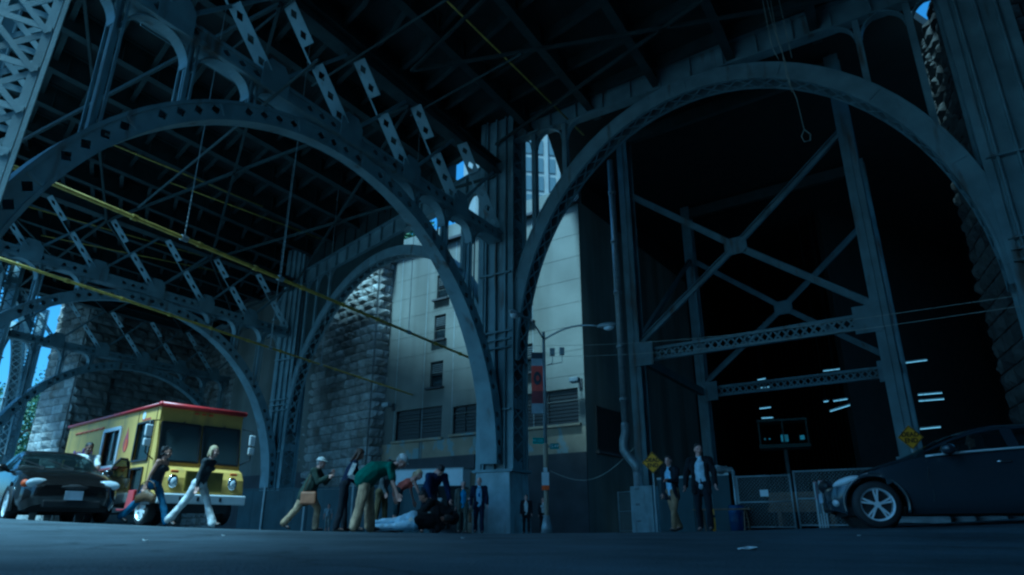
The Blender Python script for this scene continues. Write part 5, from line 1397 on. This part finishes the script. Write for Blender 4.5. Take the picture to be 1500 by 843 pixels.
m = MB(); m.box((-.08, 0, .30), (.14, 1.0, .12)); m.build('air_intake', TRIM, hat, bevel=.03)
# driver behind the side window
dv = thing('person', 'driver in dark clothes seated behind the side window of the dark hatchback', 'person')
Mh = Matrix.Translation(hat.location) @ Matrix.Rotation(hat.rotation_euler.z, 4, 'Z')
m = MB(); capsule(m, (0, 0, 0), (-.06, 0, .34), (.17, .11), (.19, .11)); capsule(m, (-.06, 0, .42), (-.07, 0, .5), .06, .055); capsule(m, (-.05, .2, .38), (.1, .24, .12), .055, .045); capsule(m, (-.05, -.2, .38), (.1, -.24, .12), .055, .045)
capsule(m, (.1, .24, .12), (.35, .16, .2), .045, .035); capsule(m, (.1, -.24, .12), (.35, -.16, .2), .045, .035)
b_ = remeshed(m, .016, 2); HH = HEAD.copy(); HH.transform(Matrix.Translation((-.05, 0, .63)))
me = merge([b_, HH], [1, 0], [SK[0], black_cloth]); bo = bpy.data.objects.new('body', me); col.objects.link(bo); bo.parent = dv
m = MB(); m.ell((-.065, 0, .69), (.098, .086, .08), nu=18, nv=12); hh = remeshed(m, .01, 1, .006, 28); hh.materials.append(HAIR['brown']); ho_ = bpy.data.objects.new('hair', hh); col.objects.link(ho_); ho_.parent = dv
dv.location = Mh @ V((-2.08, .36 if (Mh.to_3x3() @ V((0, 1, 0))).y < 0 else -.36, .58)); dv.rotation_euler.z = hat.rotation_euler.z

# --- yellow food truck
tk = thing('food_truck', 'yellow step van food truck with red roof edge, big windscreen and serving window', 'truck')
k0 = gp(205, 17.6); fdv = V((math.cos(R(50)), math.sin(R(50)), 0)); sdv = V((-math.sin(R(50)), math.cos(R(50)), 0))   # along the front / along the side to the rear
tk.location = k0; tk.rotation_euler.z = math.atan2(-sdv.y, -sdv.x)     # local +x = forwards, +y = left flank; near corner = right-front
# local frame: nose at x=0, rear at x=-6.2; near flank y=0, far flank y=+2.3 (fdv)
TRG = glass('truck_glass', (.085, .11, .125), .12)
yflip = 1 if (Matrix.Rotation(tk.rotation_euler.z, 3, 'Z') @ V((0, 1, 0))).dot(fdv) > 0 else -1
TW, TL = 2.3, 6.6
P_ = lambda x, y, z: V((x, y * yflip, z))
yel = mat('yellow_truck_paint', (.56, .39, .085), .5, 0, .14, 1.2, stain=((.30, .22, .08), (2.5, 2.5, .6), .55, .80)); yel.node_tree.nodes['Principled BSDF'].inputs['Specular IOR Level'].default_value = .25
redp = mat('red_truck_trim', (.34, .03, .035), .35, 0, .1, 3); pale = mat('pale_panel', (.62, .52, .30), .5, 0, .12, 1)
m = MB()
def loop(x, z0, z1, inset=0.0): return [P_(x, inset, z0), P_(x, TW - inset, z0), P_(x, TW - inset, z1), P_(x, inset, z1)]
# side walls with openings, roof and rear
sw = [(-3.55, -2.35, 1.55, 2.62), (-1.25, -.28, 1.62, 2.62), (-1.18, -.45, .72, 1.42)]
wall_with_holes(m, P_(0, 0, 0), V((1, 0, 0)), V((0, yflip, 0)), -TL, 0, .52, 3.0, sw, .06)
wall_with_holes(m, P_(0, TW, 0), V((1, 0, 0)), V((0, -yflip, 0)), -TL, 0, .52, 3.0, [], .06)
m.quad(P_(-TL, 0, .52), P_(-TL, TW, .52), P_(-TL, TW, 3.0), P_(-TL, 0, 3.0)); m.quad(P_(-TL, 0, 3.0), P_(-TL, TW, 3.0), P_(0, TW, 3.0), P_(0, 0, 3.0)); m.quad(P_(-TL, 0, .52), P_(-TL, TW, .52), P_(0, TW, .52), P_(0, 0, .52))
# front: forehead, windscreen surround (raked), snub nose
ws0, ws1 = 1.58, 2.57
fr = [P_(0, 0, 3.0), P_(0, TW, 3.0), P_(0, TW, 2.6), P_(0, 0, 2.6)]; m.add(fr, [(0, 1, 2, 3)])
fx = lambda z: .0 + (2.6 - z) * .14
def fp(y, z, o=0): return P_(fx(z) + o, y, z)
zs_ = [ws0 - .12, ws0, ws1, 2.6]; ys_ = [0, .07, TW / 2 - .045, TW / 2 + .045, TW - .07, TW]
for i in range(5):
    for j in range(3):
        if j == 1 and i in (1, 3): continue
        m.quad(fp(ys_[i], zs_[j]), fp(ys_[i + 1], zs_[j]), fp(ys_[i + 1], zs_[j + 1]), fp(ys_[i], zs_[j + 1]))
for y in (0, TW): m.add([P_(0, y, 2.6), fp(y, ws0 - .12), P_(0, y, ws0 - .12)], [(0, 1, 2)])
nz = ws0 - .12
prof = [(fx(nz), nz), (fx(nz) + .22, nz - .10), (fx(nz) + .36, nz - .30), (fx(nz) + .42, nz - .62), (fx(nz) + .42, .62), (0, .55)]
yy = [0, .06, .35, TW / 2, TW - .35, TW - .06, TW]
def np_(i, y): 
    x, z = prof[i]; c = 1 - .12 * abs((y - TW / 2) / (TW / 2)) ** 4
    return P_(x * c if i < 5 else x, y, z)
for i in range(len(prof) - 1):
    for q in range(len(yy) - 1): m.quad(np_(i, yy[q]), np_(i, yy[q + 1]), np_(i + 1, yy[q + 1]), np_(i + 1, yy[q]))
for y in (0, TW): m.add([np_(i, y) for i in range(len(prof))] + [P_(0, y, nz)], [tuple(range(len(prof) + 1))])
tb = m.build('body', yel, tk)
m = MB()
for i in (1, 3): m.quad(fp(ys_[i], ws0, -.03), fp(ys_[i + 1], ws0, -.03), fp(ys_[i + 1], ws1, -.03), fp(ys_[i], ws1, -.03)).build('windscreen', TRG, tk); m = MB()
for i in (1, 3):
    m = MB(); e = .03
    c = [fp(ys_[i], ws0, .01), fp(ys_[i + 1], ws0, .01), fp(ys_[i + 1], ws1, .01), fp(ys_[i], ws1, .01)]
    for a, b in zip(c, c[1:] + c[:1]): m.bar(a, b, .05, .04)
    m.build('windscreen_seal', TRIM, tk)
    m = MB(); m.bar(fp(ys_[i] + .6, ws1 + .06, .03), fp(ys_[i] + .15, ws1 - .25, .04), .02, .02); m.build('wiper', TRIM, tk)
# red roof edge
m = MB()
for a, b in ((P_(.04, -.03, 3.02), P_(.04, TW + .03, 3.02)), (P_(.04, -.03, 3.02), P_(-TL, -.03, 3.02)), (P_(.04, TW + .03, 3.02), P_(-TL, TW + .03, 3.02))): m.tube([a, b], (.07 if a.x > 0 and b.x > 0 else .045), 10)
m.ell(P_(.04, -.03, 3.02), (.07, .07, .07)); m.ell(P_(.04, TW + .03, 3.02), (.07, .07, .07)); m.build('roof_rail', redp, tk, True)
# marker lights
m = MB()
for y in (.95, 1.15, 1.35): m.box(P_(.02, y, 2.88), (.05, .1, .04))
m.build('marker_light', M['orange'], tk)
# serving window, cab door glass, lower door glass
def frame_rect(x0, x1, z0, z1, w, mt, nm, par, o=-.02):
    m = MB()
    for a, b in (((x0, z0), (x1, z0)), ((x1, z0), (x1, z1)), ((x1, z1), (x0, z1)), ((x0, z1), (x0, z0))): m.bar(P_(a[0], o, a[1]), P_(b[0], o, b[1]), w, .04, V((0, 1, 0)).cross(P_(b[0], 0, b[1]) - P_(a[0], 0, a[1])))
    return m.build(nm, mt, par)
sv = frame_rect(-3.55, -2.35, 1.55, 2.62, .10, M['white'], 'serving_window', tk)
m = MB(); m.box(P_(-2.95, .08, 2.10), (1.2, .02, 1.06)); m.build('pane', CARGL, sv)
m = MB(); m.box(P_(-2.95, .05, 2.2), (.05, .05, .9)); m.build('mullion', M['grey'], sv)
m = MB(); m.box(P_(-2.6, -.14, 1.46), (2.5, .30, .05)); m.build('counter_shelf', redp, tk)
cd_ = frame_rect(-1.25, -.28, 1.62, 2.62, .05, TRIM, 'cab_window', tk); m = MB(); m.box(P_(-.765, .05, 2.12), (.96, .02, 1.0)); m.build('pane', CARGL, cd_)
ld = frame_rect(-1.18, -.45, .72, 1.42, .05, TRIM, 'lower_window', tk); m = MB(); m.box(P_(-.815, .05, 1.07), (.74, .02, .7)); m.build('pane', CARGL, ld)
m = MB()
for x in (-1.32, -.18): m.box(P_(x, -.006, 1.75), (.018, .012, 2.4))
m.build_each('door_seam', TRIM, tk)
m = MB(); m.box(P_(-1.05, -.03, .62), (.95, .09, .5)); m.build('step_panel', redp, tk, bevel=.02)
m = MB(); m.box(P_(-1.40, -.03, 1.5), (.05, .06, .3)); m.build('grab_handle', TRIM, tk)
# decals: red flame drop, purple band strokes, white disc, red line of small letters
dec = MB(); fl = [P_(-1.9 + .17 * math.cos(t) * (1 if math.sin(t) < 0 else (1 - math.sin(t)) ** .8), -.008, 2.17 + (.26 if math.sin(t) < 0 else .42) * math.sin(t)) for t in [2 * math.pi * k / 28 for k in range(28)]]
dec.prism(fl, V((0, yflip, 0)), .005); dec.build('flame_emblem', redp, tk)
dec = MB(); dec.prism([P_(-1.88 + .08 * math.cos(t), -.013, 2.1 + .17 * math.sin(t)) for t in [2 * math.pi * k / 18 for k in range(18)]], V((0, yflip, 0)), .004); dec.build('emblem_core', M['orange'], tk)
pur = mat('purple_script', (.30, .16, .36), .5)
dec = MB()
for k, (cx, hz_) in enumerate(((-5.75, .18), (-5.5, .12), (-5.3, .12), (-5.0, .2), (-4.75, .12), (-4.55, .12), (-4.35, .12))):
    dec.tube([P_(cx + .10 * math.cos(t) + .03 * t, -.012, 2.02 + hz_ * math.sin(t)) for t in [q * .5 for q in range(11)]], .028, 5)
dec.build('script_lettering', pur, tk)
dec = MB(); dec.tube([P_(-5.9 + .2 * q, -.01, 2.72 + .02 * (q % 2)) for q in range(12)], .03, 5); dec.build('upper_script', M['orange'], tk)
dec = MB(); dec.prism([P_(-.98 + .09 * math.cos(t), -.01, 2.82 + .11 * math.sin(t)) for t in [2 * math.pi * k / 18 for k in range(18)]], V((0, yflip, 0)), .006); dec.build('round_decal', M['white'], tk)
dec = MB()
for q in range(6): dec.box(P_(-1.02 + .09 * q, -.008, 2.70), (.05, .006, .06))
dec.build('small_lettering', redp, tk)
# mirrors on the near corner
for y, s in ((-.28, 1), (TW + .28, -1)):
    m = MB(); m.box(P_(.16, y, 2.30), (.06, .19, .30)); m.box(P_(.16, y, 2.0), (.06, .19, .20)); mo = m.build('mirror', M['white'], tk, bevel=.04)
    m = MB(); m.tube([P_(.02, y + s * .26, 2.6), P_(.16, y, 2.55), P_(.16, y, 1.75), P_(.06, y + s * .26, 1.6)], .018, 6); m.build('mirror_bracket', TRIM, mo, True)
# headlights, grille, bumper
nxf = fx(nz) + .40
for y in (.36, TW - .36):
    m = MB(); m.ell(P_(nxf, y, 1.06), (.06, .135, .17), nu=18, nv=10); h_ = m.build('headlight', M['chrome'], tk, True)
    m = MB(); m.ell(P_(nxf + .03, y, 1.05), (.05, .09, .11), nu=14, nv=8); m.build('lens', LAMPG, h_, True)
    m = MB(); m.box(P_(nxf + .01, y, 1.30), (.04, .2, .07)); m.build('turn_signal', M['orange'], tk, bevel=.02)
m = MB()
for k in range(9): m.box(P_(nxf + .025, TW / 2, .86 + .055 * k), (.02, .95, .022))
m.box(P_(nxf + .005, TW / 2, 1.08), (.03, 1.0, .5)); m.build('grille', mat('olive_grille', (.20, .16, .02), .5), tk)
m = MB(); m.box(P_(nxf + .08, TW / 2, .64), (.1, TW + .04, .24)); m.build('bumper', M['white'], tk, bevel=.03)
m = MB()
for y in (.55, 1.0, 1.6): m.box(P_(nxf + .135, y, .64), (.012, .06, .1))
m.build('bumper_bracket', TRIM, tk)
m = MB(); m.box(P_(-TL / 2 + .4, TW / 2, .5), (TL - .2, TW - .5, .3)); m.box(P_(.2, TW / 2, .42), (.5, TW - .7, .22)); m.build('chassis', TRIM, tk)
for x in (-.28, -4.4):
    for y, s in ((.16, -1), (TW - .16, 1)):
        w_ = wheel(tk, x, y * yflip, .41, .26, 8, s * yflip)
    m = MB(); m.prism([P_(x + .58 * math.cos(t), -.012, .5 + .5 * math.sin(t)) for t in [math.pi * k / 16 for k in range(17)]], V((0, yflip, 0)), .05); m.build('wheel_arch', TRIM, tk)

# ------------------------------------------------------------------ gate, fence and clutter at the right
ga = gp(1087, 26.8); gdir = azd(123)
gt = thing('chain_link_gate', 'grey tubular chain link gate leaf with a small white notice', 'gate')
def gate_leaf(p0, d, w, h, par):
    z0 = gz(p0.x, p0.y); q = lambda s, z: V((p0.x, p0.y, 0)) + d * s + Z * (z0 + z)
    m = MB()
    for z in (.12, h * .52, h): m.tube([q(0, z), q(w, z)], .028, 8)
    for s in (0, w): m.tube([q(s, .0), q(s, h + .04)], .035, 8)
    m.build('frame', M['grey'], par, True)
    m = MB(); pt_ = .13; k = -h
    while k < w:
        for sg in (1, -1):
            a0, a1 = max(k, 0), min(k + h - .12, w)
            if a1 - a0 > .05:
                if sg > 0: m.bar(q(a0, .12 + a0 - k), q(a1, .12 + a1 - k), .006, .006)
                else: m.bar(q(a0, h - (a0 - k)), q(a1, h - (a1 - k)), .006, .006)
        k += pt_
    m.build('chain_link', M['grey'], par)
gate_leaf(ga, gdir, 1.95, 1.95, gt)
p = ga + gdir * .95; m = MB(); m.box(V((p.x, p.y, gz(p.x, p.y) + 1.3)) - V((0, .05, 0)), (.30, .02, .24), (gdir, gdir.cross(Z), Z)); m.build('notice', M['white'], gt)
g2 = thing('chain_link_gate', 'grey tubular chain link gate leaf running behind the hatchback bonnet', 'gate'); gate_leaf(ga + gdir * 2.1, gdir, 3.4, 2.0, g2)
for s, lb in ((-.1, 'grey steel gate post beside blue barrel'), (5.6, 'grey steel gate post hidden partly by the dark hatchback')):
    p = ga + gdir * s; o = thing('gate_post', lb, 'post', V((p.x, p.y, gz(p.x, p.y) - .03))); m = MB(); m.tube([V((0, 0, 0)), V((0, 0, 2.2))], .06, 10); m.ell((0, 0, 2.2), (.07, .07, .05)); m.build('tube', M['grey'], o, True)
fp0 = gp(908, 46); o = thing('mesh_fence', 'dark mesh fence on thin posts between the building and drainpipe', 'fence')
fq = gp(936, 44.5); dfn = (fq - fp0); lfn = dfn.length; dfn.normalize()
gate_leaf(fp0, dfn, lfn, 2.5, o)
br = thing('barrel', 'blue plastic barrel beside the chain link gate', 'barrel', gp(1082, 26.4)); m = MB(); m.tube([V((0, 0, z)) for z in (0, .05, .3, .34, .38, .6, .64, .68, .86, .9)], [.26, .28, .29, .30, .29, .29, .30, .29, .28, .26], 20); m.build('drum', M['blue'], br, True)
m = MB(); m.tube([V((.1, 0, .9)), V((.1, 0, .93))], .05, 10); m.build('bung', M['dark'], br)
pn = thing('site_screen', 'grey site screen of sheet panels behind the two men at the right', 'screen'); a = gp(968, 29); b = gp(1076, 27.2); d = (b - a); l = d.length; d.normalize(); m = MB()
for k in range(4): c = a + d * (l * (k + .5) / 4); m.box(V((c.x, c.y, gz(c.x, c.y) + 1.05)), (l / 4 - .03, .05, 2.1), (d, d.cross(Z), Z))
m.build('sheet_panel', M['hoard'], pn)
m = MB(); m.bar(V((a.x, a.y, gz(a.x, a.y) + 2.1)), V((b.x, b.y, gz(b.x, b.y) + 2.1)), .08, .1); m.build('top_rail', M['grey'], pn)
for i, (s, dx_, rr_, lb) in enumerate(((.62, 0, .16, 'grey sack lying on top of the site screen nearest the gate'), (.76, .1, .19, 'pale rolled bundle on top of the site screen'), (.88, .1, .15, 'small dark bundle at the end of the site screen top'))):
    p = a + d * (l * (s + .08)); o = thing('bundle', lb, 'bundle', V((p.x, p.y, gz(p.x, p.y) + 2.14)))
    m = MB(); capsule(m, (-.25, 0, rr_ * .8), (.25, 0, rr_ * .8), rr_, rr_ * .85); me = remeshed(m, .03, 1, .04, 5); me.materials.append(M['rock'] if i != 1 else M['white']); q = bpy.data.objects.new('sacking', me); col.objects.link(q); q.parent = o
    m = MB(); m.tube([V((.05, rr_ * math.cos(t) * 1.05, rr_ * .8 + rr_ * 1.05 * math.sin(t))) for t in [2 * math.pi * k / 12 for k in range(13)]], .012, 5); m.build('tie_cord', M['rope'], o)
tb_ = thing('trestle', 'low wooden trestle table behind the taller man', 'trestle', gp(1062, 25.5), az=35); m = MB(); m.box((0, 0, .74), (.5, 2.1, .05)); m.build('top', M['wood'], tb_)
for s in (-1, 1):
    for x in (-1, 1): m = MB(); m.bar(V((x * .1, s * .8, .72)), V((x * .3, s * .8, 0)), .07, .05); m.build('leg', M['wood'], tb_)
bo_ = thing('bollard', 'short yellow bollard behind the taller man', 'bollard', gp(1045, 23)); m = MB(); m.tube([V((0, 0, 0)), V((0, 0, .62)), V((0, 0, .68))], [.09, .09, .05], 14); m.build('post', M['sign_y'], bo_, True)
m = MB(); m.tube([V((0, 0, .42)), V((0, 0, .5))], .094, 14); m.build('dark_band', M['black'], bo_)
for k, u in enumerate((1204, 1212)):
    p = gp(u, 19.5 - k * .5); o = thing('barricade', 'red and white striped barricade beyond the hatchback nose' + (' with a white notice' if k == 0 else ', next to the one with the notice'), 'barricade', p, az=123)
    m = MB()
    for q in range(6): m.use(redp if q % 2 == 0 else M['white']); m.bar(V((.0, -.2 + .07 * q, .75 + .0)), V((.0, -.12 + .07 * q, 1.22)), .05, .03, V((0, 1, 0)))
    m.build('striped_board', None, o)
    m = MB(); m.bar(V((0, -.2, 0)), V((0, -.2, 1.2)), .04, .04); m.bar(V((0, .22, 0)), V((0, .22, 1.2)), .04, .04); m.build('leg', M['grey'], o)
    if k == 0: m = MB(); m.box((.0, -.03, .60), (.03, .34, .38)); m.build('notice', M['white'], o)
wp = thing('timber_stack', 'stack of brown timber beams behind the chain link gate', 'timber', gp(1185, 29), az=33)
m = MB()
for k in range(4):
    for j in range(3): m.box((.22 * j - .22 + random.uniform(-.02, .02), random.uniform(-.1, .1), .14 + .2 * k + .6), (.2, 2.8, .18))
m.build('beam', M['wood'], wp)
m = MB()
for y in (-1, 1): m.box((0, y, .33), (.7, .15, .66))
m.build('bearer', M['wood'], wp)
for i, (u, w, h) in enumerate(((1352, 1.1, .42), (1392, .9, .34), (1432, 1.2, .44), (1470, .9, .38), (1500, 1.0, .45))):
    p = gp(u, 15.2); o = thing('concrete_block', ('rough broken concrete block under the dark hatchback sill, ' + ('nearest the wheel', 'second from the wheel', 'third from the wheel', 'fourth from the wheel', 'farthest from the wheel')[i]), 'concrete block', p, az=33, group='concrete blocks behind the hatchback')
    bm = bmesh.new(); bmesh.ops.create_cube(bm, size=1); bmesh.ops.subdivide_edges(bm, edges=bm.edges, cuts=4, use_grid_fill=True)
    for v in bm.verts: v.co = V((v.co.x * .5, v.co.y * w, (v.co.z + .5) * h)) + V((noise.noise(v.co * 3 + V((i * 7, 0, 0))), noise.noise(v.co * 3 + V((0, i * 7, 5))), .6 * noise.noise(v.co * 3 + V((9, 0, i))))) * .09
    me = bpy.data.meshes.new('rough_block'); bm.to_mesh(me); bm.free(); me.materials.append(M['rock']); q = bpy.data.objects.new('rough_block', me); col.objects.link(q); q.parent = o

# ------------------------------------------------------------------ hanging cables at upper right
hc_ = thing('hanging_cable', 'loose pale cables with a loop hanging from the deck at upper right', 'cable')
m = MB(); q0 = at(1182, 192, 26)
def cab(pts, Y, r=.018): m.tube([at(u, v, Y) for u, v in pts], r, 5)
cab([(1114, -14), (1121, 20), (1131, 70), (1141, 88)], 26); cab([(1126, -14), (1138, 52), (1150, 90), (1158, 125), (1167, 145), (1178, 190)], 26); cab([(1120, -14), (1133, 40), (1146, 78), (1152, 110), (1160, 135)], 26.2); cab([(1138, -14), (1150, 40), (1160, 85)], 26.3)
cab([(1178, 190), (1174, 200), (1178, 208), (1187, 206), (1187, 197), (1178, 190)], 26, .022); m.build('strand', M['rope'], hc_, True)
# overhead wires
for k, (p, q, Yp, Yq) in enumerate((((770, 507), (1500, 432), 44, 20), ((770, 523), (1500, 448), 44, 20))):
    o = thing('overhead_wire', 'thin overhead wire crossing before the steel frame, ' + ('upper of the two' if k == 0 else 'lower of the two'), 'wire'); m = MB(); a = at(*p, Yp); b = at(*q, Yq)
    m.tube([a.lerp(b, t / 12) - Z * (.5 * math.sin(math.pi * t / 12)) for t in range(13)], .012, 4); m.build('strand', M['rope'], o)
o = thing('overhead_wire', 'slack cable sagging from the lamp post to the drainpipe', 'wire'); m = MB(); a = at(806, 690, 29); b = at(930, 655, 28); m.tube([a.lerp(b, t / 10) - Z * (.8 * math.sin(math.pi * t / 10)) for t in range(11)], .014, 4); m.build('strand', M['rope'], o)

# ------------------------------------------------------------------ trees beyond the open left side
def tree(u, Y, h, rad, label, n=2600, z0=None):
    p = gp(u, Y); p.z = gz(p.x, p.y) if z0 is None else z0
    o = thing('tree', label, 'tree', p, group='trees beyond the stone pier')
    m = MB(); m.tube([V((0, 0, -.3)), V((.1, 0, h * .25)), V((0, .1, h * .55)), V((.1, 0, h * .8))], [h * .035, h * .026, h * .016, h * .006], 9)
    for k in range(9):
        t = random.uniform(0, 6.28); z = h * random.uniform(.3, .65); e = V((math.cos(t) * rad * .7, math.sin(t) * rad * .7, z + h * .18)); m.tube([V((0, 0, z)), e * .5 + V((0, 0, z * .52)), e], [h * .012, h * .008, h * .003], 5)
    m.build('trunk', M['bark'], o, True)
    cl = []
    for k in range(26):
        t = random.uniform(0, 6.28); q = rad * math.sqrt(random.uniform(.02, 1)); z = h * random.uniform(.32, .98); q *= 1 - abs(z / h - .6) * 1.1
        cl.append((V((math.cos(t) * q, math.sin(t) * q, z)), rad * random.uniform(.2, .42)))
    m = MB()
    for k in range(n):
        c, r_ = random.choice(cl); d = V((random.gauss(0, 1), random.gauss(0, 1), random.gauss(0, .8))).normalized() * r_ * random.uniform(.5, 1.05); q = c + d
        a = V((random.gauss(0, 1), random.gauss(0, 1), random.gauss(0, 1))).normalized(); b = a.orthogonal().normalized(); s = random.uniform(.16, .34)
        m.add([q - a * s, q + b * s * .5, q + a * s, q - b * s * .5], [(0, 1, 2, 3)])
    m.build('crown', M['leaf'], o)
tree(30, 118, 24, 9, 'tall leafy green tree between the far arch and stone pier', 5200); tree(62, 132, 26, 9, 'rounded green tree just beside the pale stone pier', 5200); tree(-20, 105, 20, 8, 'broad green tree behind the black sedan roof at far left', 4200); tree(96, 150, 27, 9, 'distant green tree peeking above the pale stone pier', 4200)
tree(572, 66, 6, 3.2, 'small bush of green leaves on top of the stone abutment', 1500, SH + .6)

# ------------------------------------------------------------------ light
w = bpy.data.worlds.new('World'); scene.world = w; w.use_nodes = True
nt = w.node_tree; bg = nt.nodes['Background']
sky = nt.nodes.new('ShaderNodeTexSky'); sky.sky_type = 'NISHITA'; sky.sun_disc = False
EL, ROT = 62, 219        # sun azimuth (compass style from +Y, clockwise)
sky.sun_elevation = R(EL); sky.sun_rotation = R(ROT); sky.air_density = 1.0; sky.dust_density = 2.5; sky.ozone_density = 4.0
nt.links.new(sky.outputs[0], bg.inputs[0]); bg.inputs[1].default_value = SKYS
sd_ = bpy.data.lights.new('sun', 'SUN'); sd_.energy = SUNE; sd_.angle = R(12); sd_.color = (1, .95, .86)
so = bpy.data.objects.new('sun', sd_); col.objects.link(so)
sv_ = -(azd(ROT) * math.cos(R(EL)) + Z * math.sin(R(EL))); so.rotation_euler = sv_.to_track_quat('-Z', 'Y').to_euler()
vs_ = scene.view_settings; vs_.view_transform = 'Standard'; vs_.look = 'None'; vs_.exposure = EXPO; vs_.gamma = 1
vs_.use_white_balance = True; vs_.white_balance_temperature = WBT; vs_.white_balance_tint = WTI
scene.cycles.max_bounces = 6; scene.cycles.diffuse_bounces = 3; scene.cycles.use_denoising = True
scene.cycles.sample_clamp_indirect = 6; scene.cycles.filter_width = 2.4
scene.render.film_transparent = False
